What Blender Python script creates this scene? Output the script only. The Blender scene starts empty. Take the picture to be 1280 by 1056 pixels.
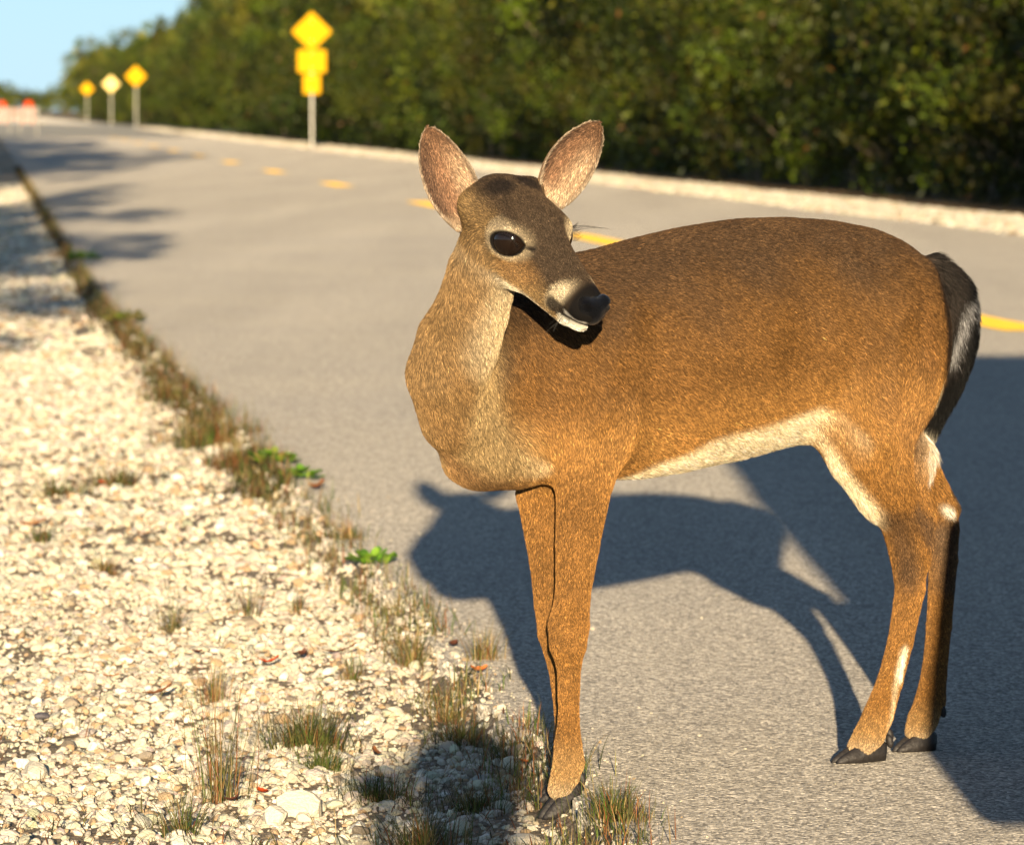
import bpy, math, random
import numpy as np
from mathutils import Vector, Matrix

# ------------------------------------------------------------------ camera, sky, sun, exposure
scene = bpy.context.scene
COL = scene.collection
FPX = 5890.0                      # focal length in pixels of the 1280 px wide photograph (a long telephoto)
CAMH = 0.90
PITCH = math.atan(390.0 / FPX)
cam_data = bpy.data.cameras.new('viewpoint')
cam_data.sensor_width = 36.0
cam_data.lens = FPX / 1280.0 * 36.0
cam_data.clip_start = 0.2
cam_data.clip_end = 6000.0
cam_data.dof.use_dof = True
cam_data.dof.focus_distance = 6.10
cam_data.dof.aperture_fstop = cam_data.lens / 12.5
cam = bpy.data.objects.new('viewpoint', cam_data)
cam.location = (0, 0, CAMH)
cam.rotation_euler = (math.pi / 2 - PITCH, 0, 0)
COL.objects.link(cam)
scene.camera = cam

SUN_EL = 9.3
SUN_DRIFT = -0.022                # sideways run of shadows per metre of depth
world = bpy.data.worlds.new('World')
scene.world = world
world.use_nodes = True
wn = world.node_tree
bg = wn.nodes['Background']
sky = wn.nodes.new('ShaderNodeTexSky')
sky.sky_type = 'NISHITA'
sky.sun_disc = False
sky.sun_elevation = math.radians(SUN_EL)
sky.sun_rotation = math.radians(180.0) + math.atan(SUN_DRIFT)
sky.air_density = 1.0
sky.dust_density = .1
sky.ozone_density = 5.0
wtc = wn.nodes.new('ShaderNodeTexCoord'); wsp = wn.nodes.new('ShaderNodeSeparateXYZ'); wn.links.new(wtc.outputs['Generated'], wsp.inputs[0])
veil = wn.nodes.new('ShaderNodeValToRGB')            # pale clear-morning sky: light blue low down, deeper overhead
for _k in range(2): veil.color_ramp.elements.new(.5)
for e, (p, c) in zip(veil.color_ramp.elements, ((0, (.21, .33, .42)), (.12, (.17, .27, .37)), (.45, (.085, .12, .17)), (1, (.055, .072, .105)))):
    e.position = p; e.color = (*c, 1)
wn.links.new(wsp.outputs[2], veil.inputs[0])
vs = wn.nodes.new('ShaderNodeVectorMath'); vs.operation = 'SCALE'; vs.inputs[3].default_value = 8.5; wn.links.new(veil.outputs[0], vs.inputs[0])
ns = wn.nodes.new('ShaderNodeVectorMath'); ns.operation = 'SCALE'; ns.inputs[3].default_value = 0.25; wn.links.new(sky.outputs[0], ns.inputs[0])
tint = wn.nodes.new('ShaderNodeVectorMath'); tint.operation = 'ADD'; wn.links.new(vs.outputs[0], tint.inputs[0]); wn.links.new(ns.outputs[0], tint.inputs[1])
wn.links.new(tint.outputs[0], bg.inputs[0])
bg.inputs[1].default_value = 0.10

sd = bpy.data.lights.new('sun', 'SUN')
sd.energy = 5.0
sd.angle = math.radians(0.5)
sd.color = (1.0, 0.80, 0.53)
sun = bpy.data.objects.new('sun', sd)
trav = Vector((SUN_DRIFT, 1.0, -math.tan(math.radians(SUN_EL)))).normalized()
sun.rotation_euler = trav.to_track_quat('-Z', 'Y').to_euler()
sun.location = (0, -20, 10)
COL.objects.link(sun)

scene.view_settings.view_transform = 'Standard'
scene.view_settings.look = 'None'
scene.view_settings.exposure = 1.2
scene.view_settings.gamma = 1.0
scene.view_settings.use_curve_mapping = False
scene.cycles.max_bounces = 8
scene.cycles.diffuse_bounces = 3
scene.cycles.transparent_max_bounces = 8
scene.cycles.use_denoising = True

rng = np.random.default_rng(7)
R = random.Random(11)

# ------------------------------------------------------------------ helpers
SP, CP = math.sin(PITCH), math.cos(PITCH)
def ray(px, py):
    u = (px - 640.0) / FPX; v = (528.0 - py) / FPX
    return np.array([u, CP + v * SP, -SP + v * CP])
def gpt(px, py, z=0.0):
    """where the line of sight through a photo pixel meets the level z"""
    d = ray(px, py); t = (z - CAMH) / d[2]
    return np.array([0, 0, CAMH]) + d * t
def dpt(px, py, Y):
    d = ray(px, py); t = Y / d[1]
    return np.array([0, 0, CAMH]) + d * t

def smooth(a, b, x):
    t = np.clip((x - a) / (b - a), 0, 1)
    return t * t * (3 - 2 * t)

def tag(o, label=None, cat=None, group=None, kind=None):
    if label: o['label'] = label
    if cat: o['category'] = cat
    if group: o['group'] = group
    if kind: o['kind'] = kind
    return o
def empty(name, loc, rz=0.0):
    o = bpy.data.objects.new(name, None)
    o.empty_display_size = 0.1
    o.location = loc; o.rotation_euler = (0, 0, rz)
    COL.objects.link(o)
    return o
def link(name, me, mat=None, parent=None, loc=None):
    o = bpy.data.objects.new(name, me)
    if mat is not None and len(me.materials) == 0:
        me.materials.append(mat)
    if parent is not None: o.parent = parent
    if loc is not None: o.location = loc
    COL.objects.link(o)
    return o
def np_mesh(name, V, F, smoothf=False):
    """V (n,3); F (m,k) array of equal-sided faces or list of arrays"""
    me = bpy.data.meshes.new(name)
    V = np.asarray(V, dtype=np.float32)
    Fs = F if isinstance(F, list) else [F]
    Fs = [np.asarray(f, dtype=np.int32) for f in Fs if len(f)]
    nl = sum(f.size for f in Fs); npoly = sum(len(f) for f in Fs)
    me.vertices.add(len(V)); me.vertices.foreach_set('co', V.ravel())
    me.loops.add(nl); me.polygons.add(npoly)
    me.loops.foreach_set('vertex_index', np.concatenate([f.ravel() for f in Fs]))
    tot = np.concatenate([np.full(len(f), f.shape[1], dtype=np.int32) for f in Fs])
    st = np.concatenate([[0], np.cumsum(tot)[:-1]]).astype(np.int32)
    me.polygons.foreach_set('loop_start', st)
    me.polygons.foreach_set('use_smooth', np.full(npoly, smoothf))
    me.update(calc_edges=True)
    me.validate()
    return me
def set_col(me, cols, name='col'):
    at = me.color_attributes.new(name, 'FLOAT_COLOR', 'POINT')
    c = np.ones((len(me.vertices), 4), dtype=np.float32); c[:, :3] = cols
    at.data.foreach_set('color', c.ravel())

class MB:
    """collects boxes, tubes, lathes into one mesh"""
    def __init__(s): s.V = []; s.F = []; s.n = 0
    def add(s, V, F):
        V = [tuple(v) for v in V]
        s.V += V; s.F += [tuple(i + s.n for i in f) for f in F]; s.n += len(V)
    def box(s, c, h, rot=None):
        vs = [Vector((sx * h[0], sy * h[1], sz * h[2])) for sz in (-1, 1) for sy in (-1, 1) for sx in (-1, 1)]
        if rot is not None: vs = [rot @ v for v in vs]
        vs = [v + Vector(c) for v in vs]
        s.add(vs, [(0, 2, 3, 1), (4, 5, 7, 6), (0, 1, 5, 4), (2, 6, 7, 3), (0, 4, 6, 2), (1, 3, 7, 5)])
    def tube(s, pts, rad, n=10, caps=True):
        pts = [Vector(p) for p in pts]
        if not hasattr(rad, '__len__'): rad = [rad] * len(pts)
        V = []; F = []
        up = None
        for i, p in enumerate(pts):
            t = (pts[min(i + 1, len(pts) - 1)] - pts[max(i - 1, 0)]).normalized()
            if up is None:
                up = Vector((0, 0, 1)) if abs(t.z) < .9 else Vector((1, 0, 0))
            a = t.cross(up).normalized(); b = a.cross(t).normalized(); up = b
            for k in range(n):
                th = 2 * math.pi * k / n
                V.append(p + (a * math.cos(th) + b * math.sin(th)) * rad[i])
        for i in range(len(pts) - 1):
            for k in range(n):
                k2 = (k + 1) % n
                F.append((i * n + k, i * n + k2, (i + 1) * n + k2, (i + 1) * n + k))
        if caps:
            F.append(tuple(range(n - 1, -1, -1))); F.append(tuple((len(pts) - 1) * n + k for k in range(n)))
        s.add(V, F)
    def prism(s, poly, a, b):
        """poly: list of (x,z) outline; extruded along y from a to b"""
        n = len(poly)
        V = [(x, a, z) for x, z in poly] + [(x, b, z) for x, z in poly]
        F = [tuple(range(n)), tuple(range(2 * n - 1, n - 1, -1))]
        for i in range(n):
            j = (i + 1) % n
            F.append((i, i + n, j + n, j))
        s.add(V, F)
    def build(s, name, mat, parent=None, sm=False, bevel=0.0):
        me = bpy.data.meshes.new(name)
        me.from_pydata(s.V, [], s.F); me.validate(); me.update()
        if sm:
            me.polygons.foreach_set('use_smooth', [True] * len(me.polygons))
        o = link(name, me, mat, parent)
        if bevel:
            m = o.modifiers.new('b', 'BEVEL'); m.width = bevel; m.segments = 2; m.limit_method = 'ANGLE'
        return o

def mat_new(name):
    m = bpy.data.materials.new(name); m.use_nodes = True
    nt = m.node_tree; b = nt.nodes['Principled BSDF']
    return m, nt, b
def plain(name, col, rough=.6, metal=0.0, bump=0.0, scale=40.0, var=0.0, spec=.5):
    m, nt, b = mat_new(name)
    b.inputs['Base Color'].default_value = (*col, 1)
    b.inputs['Roughness'].default_value = rough
    b.inputs['Metallic'].default_value = metal
    b.inputs['Specular IOR Level'].default_value = spec
    if bump or var:
        tc = nt.nodes.new('ShaderNodeTexCoord')
        nz = nt.nodes.new('ShaderNodeTexNoise'); nz.inputs['Scale'].default_value = scale
        nz.inputs['Detail'].default_value = 5
        nt.links.new(tc.outputs['Object'], nz.inputs['Vector'])
        if bump:
            bp = nt.nodes.new('ShaderNodeBump'); bp.inputs['Strength'].default_value = bump
            bp.inputs['Distance'].default_value = .01
            nt.links.new(nz.outputs['Fac'], bp.inputs['Height'])
            nt.links.new(bp.outputs[0], b.inputs['Normal'])
        if var:
            mx = nt.nodes.new('ShaderNodeMix'); mx.data_type = 'RGBA'
            mx.inputs[6].default_value = (*[c * (1 - var) for c in col], 1)
            mx.inputs[7].default_value = (*[min(1, c * (1 + var)) for c in col], 1)
            nt.links.new(nz.outputs['Fac'], mx.inputs[0]); nt.links.new(mx.outputs[2], b.inputs['Base Color'])
    return m
def attr_mat(name, rough=.7, attr='col', translucent=0.0, spec=.3, bump=0, scale=100):
    m, nt, b = mat_new(name)
    a = nt.nodes.new('ShaderNodeAttribute'); a.attribute_name = attr
    nt.links.new(a.outputs['Color'], b.inputs['Base Color'])
    b.inputs['Roughness'].default_value = rough
    b.inputs['Specular IOR Level'].default_value = spec
    if bump:
        tc = nt.nodes.new('ShaderNodeTexCoord')
        nz = nt.nodes.new('ShaderNodeTexNoise'); nz.inputs['Scale'].default_value = scale; nz.inputs['Detail'].default_value = 6
        nt.links.new(tc.outputs['Object'], nz.inputs['Vector'])
        bp = nt.nodes.new('ShaderNodeBump'); bp.inputs['Strength'].default_value = bump; bp.inputs['Distance'].default_value = .01
        nt.links.new(nz.outputs['Fac'], bp.inputs['Height']); nt.links.new(bp.outputs[0], b.inputs['Normal'])
    if translucent:
        tr = nt.nodes.new('ShaderNodeBsdfTranslucent'); nt.links.new(a.outputs['Color'], tr.inputs['Color'])
        mx = nt.nodes.new('ShaderNodeMixShader'); mx.inputs[0].default_value = translucent
        out = nt.nodes['Material Output']
        nt.links.new(b.outputs[0], mx.inputs[1]); nt.links.new(tr.outputs[0], mx.inputs[2]); nt.links.new(mx.outputs[0], out.inputs[0])
    return m
# ------------------------------------------------------------------ setting: road, shoulders, terrain
RDX = -0.11205                                   # the road runs off at this x per metre of y
def q_of(x, y): return x - RDX * y               # sideways position measured from the road's own line
Q_CENTRE, Q_RIGHT, Q_HEDGE = 4.27, 7.62, 8.85
edge_px = [(830, 1110), (786, 1056), (742, 1000), (684, 940), (606, 868), (550, 800), (500, 742), (440, 692), (405, 650), (345, 590), (290, 530),
           (240, 488), (185, 430), (135, 385), (100, 335), (72, 290), (42, 240), (12, 190)]
E = np.array([gpt(a, b)[:2] for a, b in edge_px])
eq = E[:, 0] - RDX * E[:, 1]
EY = np.concatenate([[-60, 0, 4.0], E[:, 1], [400, 2500]])
EQ = np.concatenate([[.85, .80, .74], eq, [eq[-1] + .05, eq[-1] + .05]])
def edge_q(y): return np.interp(y, EY, EQ)
def edge_x(y): return edge_q(y) + RDX * np.asarray(y)

# --- materials
def ground_mat(name, stops, scale, bumps, rough=.9):
    """stops: colour ramp over mixed noise; bumps: list of (scale, strength, distance)"""
    m, nt, b = mat_new(name)
    tc = nt.nodes.new('ShaderNodeTexCoord')
    n1 = nt.nodes.new('ShaderNodeTexNoise'); n1.inputs['Scale'].default_value = scale; n1.inputs['Detail'].default_value = 8; n1.inputs['Roughness'].default_value = .7
    nt.links.new(tc.outputs['Object'], n1.inputs['Vector'])
    cr = nt.nodes.new('ShaderNodeValToRGB')
    while len(cr.color_ramp.elements) < len(stops): cr.color_ramp.elements.new(.5)
    for e, (p, c) in zip(cr.color_ramp.elements, stops):
        e.position = p; e.color = (*c, 1)
    nt.links.new(n1.outputs['Fac'], cr.inputs[0]); nt.links.new(cr.outputs[0], b.inputs['Base Color'])
    b.inputs['Roughness'].default_value = rough
    b.inputs['Specular IOR Level'].default_value = .2
    prev = None
    for sc_, st, dist in bumps:
        n = nt.nodes.new('ShaderNodeTexNoise'); n.inputs['Scale'].default_value = sc_; n.inputs['Detail'].default_value = 4
        nt.links.new(tc.outputs['Object'], n.inputs['Vector'])
        bp = nt.nodes.new('ShaderNodeBump'); bp.inputs['Strength'].default_value = st; bp.inputs['Distance'].default_value = dist
        nt.links.new(n.outputs['Fac'], bp.inputs['Height'])
        if prev: nt.links.new(prev.outputs[0], bp.inputs['Normal'])
        prev = bp
    if prev: nt.links.new(prev.outputs[0], b.inputs['Normal'])
    return m

def asphalt_mat():
    m, nt, b = mat_new('worn_asphalt')
    tc = nt.nodes.new('ShaderNodeTexCoord')
    L = nt.links.new
    def noise(sc_, det=4, ro=.6, vec=None):
        n = nt.nodes.new('ShaderNodeTexNoise'); n.inputs['Scale'].default_value = sc_; n.inputs['Detail'].default_value = det; n.inputs['Roughness'].default_value = ro
        L(vec or tc.outputs['Object'], n.inputs['Vector']); return n
    def ramp(src, stops):
        cr = nt.nodes.new('ShaderNodeValToRGB')
        while len(cr.color_ramp.elements) < len(stops): cr.color_ramp.elements.new(.5)
        for e, (p, c) in zip(cr.color_ramp.elements, stops): e.position = p; e.color = (*c, 1)
        L(src, cr.inputs[0]); return cr
    def mix(kind, fac, a, bb):
        mx = nt.nodes.new('ShaderNodeMix'); mx.data_type = 'RGBA'; mx.blend_type = kind
        if isinstance(fac, float): mx.inputs[0].default_value = fac
        else: L(fac, mx.inputs[0])
        for i, v in ((6, a), (7, bb)):
            if isinstance(v, tuple): mx.inputs[i].default_value = (*v, 1)
            else: L(v, mx.inputs[i])
        return mx.outputs[2]
    # stones of the surfacing: voronoi cells of differing tone, dark binder between
    vo = nt.nodes.new('ShaderNodeTexVoronoi'); vo.inputs['Scale'].default_value = 190; L(tc.outputs['Object'], vo.inputs['Vector'])
    sep = nt.nodes.new('ShaderNodeSeparateColor'); L(vo.outputs['Color'], sep.inputs[0])
    grain = ramp(sep.outputs[0], [(0, (.17, .156, .135)), (.45, (.345, .317, .27)), (.8, (.50, .46, .395)), (1, (.76, .70, .60))])
    big = noise(.6, 6, .6)
    patch = ramp(big.outputs['Fac'], [(.3, (.93, .93, .94)), (.7, (1.04, 1.03, 1.01))])
    c = mix('MULTIPLY', 1.0, grain.outputs[0], patch.outputs[0])
    # long streaks worn along the lane
    mp = nt.nodes.new('ShaderNodeMapping'); mp.inputs['Rotation'].default_value = (0, 0, math.atan(RDX) * -1); mp.inputs['Scale'].default_value = (1.2, .04, 1)
    L(tc.outputs['Object'], mp.inputs['Vector'])
    st = noise(1.6, 5, .6, mp.outputs[0])
    streak = ramp(st.outputs['Fac'], [(.35, (.93, .93, .93)), (.65, (1.04, 1.04, 1.04))])
    c = mix('MULTIPLY', 1.0, c, streak.outputs[0])
    # wheel tracks, drips and hairline cracks
    mp2 = nt.nodes.new('ShaderNodeMapping'); mp2.inputs['Rotation'].default_value = (0, 0, -math.atan(RDX)); L(tc.outputs['Object'], mp2.inputs['Vector'])
    sx = nt.nodes.new('ShaderNodeSeparateXYZ'); L(mp2.outputs[0], sx.inputs[0])
    wv = nt.nodes.new('ShaderNodeMath'); wv.operation = 'SINE'; ml = nt.nodes.new('ShaderNodeMath'); ml.operation = 'MULTIPLY'; ml.inputs[1].default_value = 3.5
    L(sx.outputs[0], ml.inputs[0]); L(ml.outputs[0], wv.inputs[0])
    tr = ramp(wv.outputs[0], [(0, (.96, .96, .96)), (1, (1.03, 1.03, 1.03))])
    c = mix('MULTIPLY', 1.0, c, tr.outputs[0])
    spn = noise(9, 3, .5)
    spots = ramp(spn.outputs['Fac'], [(.26, (.70, .69, .68)), (.34, (1, 1, 1))])
    c = mix('MULTIPLY', .7, c, spots.outputs[0])
    wob = nt.nodes.new('ShaderNodeVectorMath'); wob.operation = 'ADD'; wn1 = noise(1.5, 5, .6); sc1 = nt.nodes.new('ShaderNodeVectorMath'); sc1.operation = 'SCALE'; sc1.inputs[3].default_value = .5
    L(wn1.outputs['Color'], sc1.inputs[0]); L(tc.outputs['Object'], wob.inputs[0]); L(sc1.outputs[0], wob.inputs[1])
    vc = nt.nodes.new('ShaderNodeTexVoronoi'); vc.feature = 'DISTANCE_TO_EDGE'; vc.inputs['Scale'].default_value = .45; L(wob.outputs[0], vc.inputs['Vector'])
    crk = ramp(vc.outputs['Distance'], [(0.0, (.80, .79, .77)), (.004, (1, 1, 1))])
    c = mix('MULTIPLY', .8, c, crk.outputs[0])
    L(c, b.inputs['Base Color'])
    b.inputs['Roughness'].default_value = .85
    b.inputs['Specular IOR Level'].default_value = .3
    b.inputs['Diffuse Roughness'].default_value = 1.0
    bp = nt.nodes.new('ShaderNodeBump'); bp.inputs['Strength'].default_value = 1.0; bp.inputs['Distance'].default_value = .005
    inv = nt.nodes.new('ShaderNodeMath'); inv.operation = 'SUBTRACT'; inv.inputs[0].default_value = 1.0; L(vo.outputs['Distance'], inv.inputs[1])
    L(inv.outputs[0], bp.inputs['Height'])
    fine = noise(420, 3, .6)
    bp2 = nt.nodes.new('ShaderNodeBump'); bp2.inputs['Strength'].default_value = .5; bp2.inputs['Distance'].default_value = .0015
    L(fine.outputs['Fac'], bp2.inputs['Height']); L(bp.outputs[0], bp2.inputs['Normal'])
    L(bp2.outputs[0], b.inputs['Normal'])
    return m
M_ASPH = asphalt_mat()
M_SAND = ground_mat('crushed_limestone_bed', [(.3, (.14, .10, .06)), (.5, (.28, .22, .15)), (.7, (.42, .35, .25))], 30, [(60, .9, .02), (240, .6, .006)])
M_VERGE = ground_mat('pale_verge', [(.3, (.36, .29, .19)), (.5, (.52, .46, .34)), (.75, (.68, .62, .5))], 5, [(25, .9, .03), (90, .8, .01)])
M_TERR = ground_mat('scrub_soil', [(.3, (.06, .045, .02)), (.5, (.12, .085, .04)), (.7, (.17, .14, .06))], 2.0, [(8, .8, .05)])
M_LITTER = ground_mat('leaf_litter', [(.25, (.07, .05, .022)), (.5, (.2, .12, .05)), (.6, (.26, .17, .08)), (.75, (.36, .28, .16))], 7.0, [(30, .9, .03)])
M_PAINT = plain('worn_yellow_line_paint', (1.0, .56, .06), .95, spec=.05, bump=1.0, scale=160, var=.12)
M_PAINT.node_tree.nodes['Principled BSDF'].inputs['Diffuse Roughness'].default_value = 1.0

# terrain
tb = MB(); tb.add([(-2500, -200, -.10), (2500, -200, -.10), (2500, 4500, -.10), (-2500, 4500, -.10)], [(0, 1, 2, 3)])
tag(tb.build('ground', M_TERR), kind='structure')

# road sheet with a broken left edge
ys = np.concatenate([np.arange(-30, 4, 2.0), np.arange(4, 20, .02), np.arange(20, 60, .25), np.arange(60, 300, 4), np.arange(300, 2400, 60)])
jag = np.zeros_like(ys)
for k, (fr, am) in enumerate([(1.1, .015), (3.7, .012), (9.0, .008), (23, .006), (51, .004)]):
    jag += am * np.sin(ys * fr * 2 * np.pi + k * 1.7 + .6 * np.sin(ys * fr))
jag *= smooth(90, 40, ys)
xl = edge_x(ys) + jag; xr = Q_RIGHT + RDX * ys + .03 * np.sin(ys * .9)
n = len(ys)
V = np.zeros((n * 3, 3)); V[0::3, 0] = xl; V[1::3, 0] = xl; V[2::3, 0] = xr
for k in range(3): V[k::3, 1] = ys
V[0::3, 2] = -.07
i = np.arange(n - 1) * 3
F = np.concatenate([np.stack([i, i + 1, i + 4, i + 3], 1), np.stack([i + 1, i + 2, i + 5, i + 4], 1)])
tag(link('road', np_mesh('road', V, F), M_ASPH), kind='structure')

# left gravel shoulder as a height field, sagging just off the pavement edge
def gz(x, y):
    d = edge_x(y) - x
    base = -.042 * smooth(-.005, .045, d) - .03 * smooth(1.5, 4.0, d)
    return base + .006 * np.sin(x * 9 + y * 3.1) * np.sin(y * 5.3 - x * 4) * smooth(0, .2, d) + .004 * np.sin(x * 31 + 2 * np.sin(y * 17)) * smooth(0, .1, d)
def gravel_sheet():
    ds = np.concatenate([[-.02], np.linspace(0, 2.2, 90), [3, 5, 9, 16]])
    yy = np.concatenate([np.arange(-30, 4, 2.0), np.arange(4, 14, .03), np.arange(14, 40, .15), np.arange(40, 300, 4.0), np.arange(300, 900, 50)])
    D, Y = np.meshgrid(ds, yy)
    X = edge_x(Y) - D
    Z = gz(X, Y); Z[:, 0] = -.068; 
    V = np.stack([X.ravel(), Y.ravel(), Z.ravel()], 1)
    a, b_ = D.shape
    I = np.arange(a * b_).reshape(a, b_)
    F = np.stack([I[:-1, :-1].ravel(), I[1:, :-1].ravel(), I[1:, 1:].ravel(), I[:-1, 1:].ravel()], 1)
    return tag(link('gravel_shoulder', np_mesh('gravel_shoulder', V, F, True), M_SAND), kind='structure')
gravel_sheet()

# right verge of pale grit and a strip of leaf litter under the hedge
def strip(name, q0, q1, z, mat, y0=-30, y1=900, wob=.08, step=1.0):
    yy = np.arange(y0, y1, step); m_ = len(yy)
    w0 = wob * (np.sin(yy * .7) + .6 * np.sin(yy * 1.9 + 1)); w1 = wob * 2 * (np.sin(yy * .53 + 2) + .6 * np.sin(yy * 1.3))
    V = np.zeros((m_ * 2, 3)); V[0::2, 0] = q0 + RDX * yy + w0; V[1::2, 0] = q1 + RDX * yy + w1
    V[0::2, 1] = yy; V[1::2, 1] = yy; V[:, 2] = z
    i = np.arange(m_ - 1) * 2
    return tag(link(name, np_mesh(name, V, np.stack([i, i + 1, i + 3, i + 2], 1)), mat), kind='structure')
strip('verge', Q_RIGHT - .05, Q_RIGHT + 1.0, .004, M_VERGE)
strip('leaf_litter_ground', Q_RIGHT + .5, Q_RIGHT + 3.4, -.004, M_LITTER)
# pale closed-off ground far down the road
fp = MB(); fp.add([gpt(-60, 172, .008), gpt(215, 172, .008), gpt(330, 164, .008), gpt(200, 158, .008), gpt(-60, 152, .008)], [(0, 1, 2, 3, 4)])
tag(fp.build('far_gravel_pad', M_VERGE), kind='structure')

# dashed yellow centre line
L0 = math.hypot(1, RDX); ux, uy = RDX / L0, 1 / L0
DASH_Y = [8.55 + 12.16 * k for k in range(0, 30)]
for k, yc in enumerate(DASH_Y):
    xc = Q_CENTRE + RDX * yc
    nseg = 14; V = []; 
    for s_ in range(nseg + 1):
        t = (s_ / nseg - .5) * 3.0
        for sd_ in (-1, 1):
            w = .115 + R.uniform(-.004, .004)
            if s_ in (0, nseg): w *= .9
            V.append((xc + ux * t + sd_ * w * uy, yc + uy * t - sd_ * w * ux, .004))
    F = [(2 * s_, 2 * s_ + 1, 2 * s_ + 3, 2 * s_ + 2) for s_ in range(nseg)]
    mb = MB(); mb.add(V, F)
    tag(mb.build('centre_line_dash', M_PAINT), kind='structure')

# ------------------------------------------------------------------ stones
def rock_variants(k, npts=14, seed=3):
    """angular little rocks: noisy, chopped icospheres, 42 verts / 80 tris"""
    import bmesh
    out = []
    rr = np.random.default_rng(seed)
    bm = bmesh.new(); bmesh.ops.create_icosphere(bm, subdivisions=1, radius=1)   # 12 verts 20 tris
    bm2 = bmesh.new(); bmesh.ops.create_icosphere(bm2, subdivisions=2, radius=1) # 42 verts 80 tris
    base = {}
    for nm, b_ in (('lo', bm), ('hi', bm2)):
        b_.verts.ensure_lookup_table()
        base[nm] = (np.array([v.co[:] for v in b_.verts]), np.array([[v.index for v in f.verts] for f in b_.faces]))
    for nm in ('lo', 'hi'):
        vs = []
        for _ in range(k):
            V, F = base[nm]; V = V.copy()
            for _c in range(9):                       # chop with random planes: flat facets
                nrm = rr.normal(size=3); nrm /= np.linalg.norm(nrm); h = rr.uniform(.55, .85)
                dd = V @ nrm - h
                V -= np.outer(np.maximum(dd, 0), nrm)
            V *= rr.uniform(.93, 1.07, size=(len(V), 1))
            V *= np.array([1, rr.uniform(.65, .95), rr.uniform(.45, .8)])
            vs.append(V)
        out.append((vs, base[nm][1]))
    bm.free(); bm2.free()
    return out
ROCK_LO, ROCK_HI = rock_variants(24)
M_STONE = attr_mat('pale_limestone', rough=.9, bump=.5, scale=260, spec=.2)
def stone_field(name, X, Y, Z, S, variants, cols, parent=None):
    vs, F = variants
    n = len(X); nv = len(vs[0])
    P = np.stack(vs)[rng.integers(0, len(vs), n)]                       # n,nv,3
    # random orientation: yaw plus tilt
    a = rng.uniform(0, 2 * np.pi, n); ti = rng.normal(0, .35, n); t2 = rng.normal(0, .35, n)
    def rot(P, ang, i, j):
        c, s = np.cos(ang)[:, None], np.sin(ang)[:, None]
        p = P.copy(); p[..., i] = P[..., i] * c - P[..., j] * s; p[..., j] = P[..., i] * s + P[..., j] * c; return p
    P = rot(P, ti, 0, 2); P = rot(P, t2, 1, 2); P = rot(P, a, 0, 1)
    P = P * S[:, None, None] + np.stack([X, Y, Z], 1)[:, None, :]
    FF = (F[None] + (np.arange(n) * nv)[:, None, None]).reshape(-1, 3)
    me = np_mesh(name, P.reshape(-1, 3), FF)
    set_col(me, np.repeat(cols, nv, axis=0))
    return link(name, me, M_STONE, parent)
def stone_cols(n, shade=1.0):
    base = np.array([.54, .485, .375]); c = base[None] * rng.normal(1, .16, (n, 1)) 
    c = c + rng.normal(0, .018, (n, 3))
    k = rng.random(n)
    c[k < .05] = np.array([.30, .25, .19]) * rng.uniform(.6, 1.2, (np.sum(k < .05), 1))
    c[(k > .05) & (k < .14)] = np.array([.42, .30, .18])
    c[k > .94] = np.array([.74, .69, .58])
    return np.clip(c * shade, .02, .86)

def scatter(n, y0, y1, dmax, bias=1.0):
    """positions off the pavement edge inside the strip the camera could see (with margin)"""
    y = 1 / rng.uniform(1 / y1, 1 / y0, n) if bias else rng.uniform(y0, y1, n)
    d = -.02 + dmax * rng.random(n)
    return edge_x(y) - d, y, d
# fine grit, medium and coarse crushed limestone
hoof_c = gpt(698, 1012, -.034)
def field(name, n, y0, y1, s0, s1, variants, dmin=.0, left=None, sink=.35):
    xs, yy = [], []
    y = np.sqrt(rng.uniform(0, 1, n) * (y1 ** 1.0 - y0 ** 1.0) ** 2) * 0 + rng.uniform(y0, y1, n)
    X0 = -.109 * y - .45; X1 = edge_x(y) - dmin
    ok = X1 > X0
    y = y[ok]; X0 = X0[ok]; X1 = X1[ok]
    wid = X1 - X0
    keep = rng.random(len(y)) < wid / wid.max()
    y = y[keep]; X0 = X0[keep]; X1 = X1[keep]
    x = X0 + (X1 - X0) * rng.random(len(y)) + rng.normal(0, .012, len(y))
    s = s0 * (s1 / s0) ** (rng.random(len(y)) ** 1.8)
    z = gz(x, y) + s * (.30 - sink * rng.random(len(y)) * .8)
    d = edge_x(y) - x
    # thin out in soil patches close to the edge
    pn = np.sin(x * 5.1 + 1.3 * np.sin(y * 2.3)) * np.sin(y * 3.3 + 2 * np.sin(x * 3))
    kp = (rng.random(len(y)) < 1.0 - .45 * (pn > .35)) & (d > -.03)
    kp &= ~((np.hypot(x - hoof_c[0], (y - hoof_c[1]) * .6) < .045) & (s > .004))
    x, y, z, s = x[kp], y[kp], z[kp], s[kp]
    tag(stone_field(name, x, y, z, s, variants, stone_cols(len(x))), kind='stuff')
    return len(x)
field('gravel', 46000, 5.4, 9.5, .0030, .0105, ROCK_LO, .0)
field('gravel', 4600, 5.4, 9.5, .0075, .018, ROCK_HI, .01)
field('gravel', 24000, 9.5, 18, .006, .020, ROCK_LO, .0)
field('gravel', 1500, 9.5, 18, .014, .026, ROCK_HI, .02)
field('gravel', 20000, 18, 60, .012, .034, ROCK_LO, .05)
# stones of the verge on the far side, thinning with distance
nv_ = 30000
y = 1 / rng.uniform(1 / 230, 1 / 31, nv_); qv = Q_RIGHT - .12 + 1.15 * rng.random(nv_) ** .8 + .05 * np.sin(y * .7)
s = rng.uniform(.012, .032, nv_) * (1 + y * .008)
tag(stone_field('verge_gravel', qv + RDX * y, y, s * .25, s, ROCK_LO, stone_cols(nv_)), kind='stuff')
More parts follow.
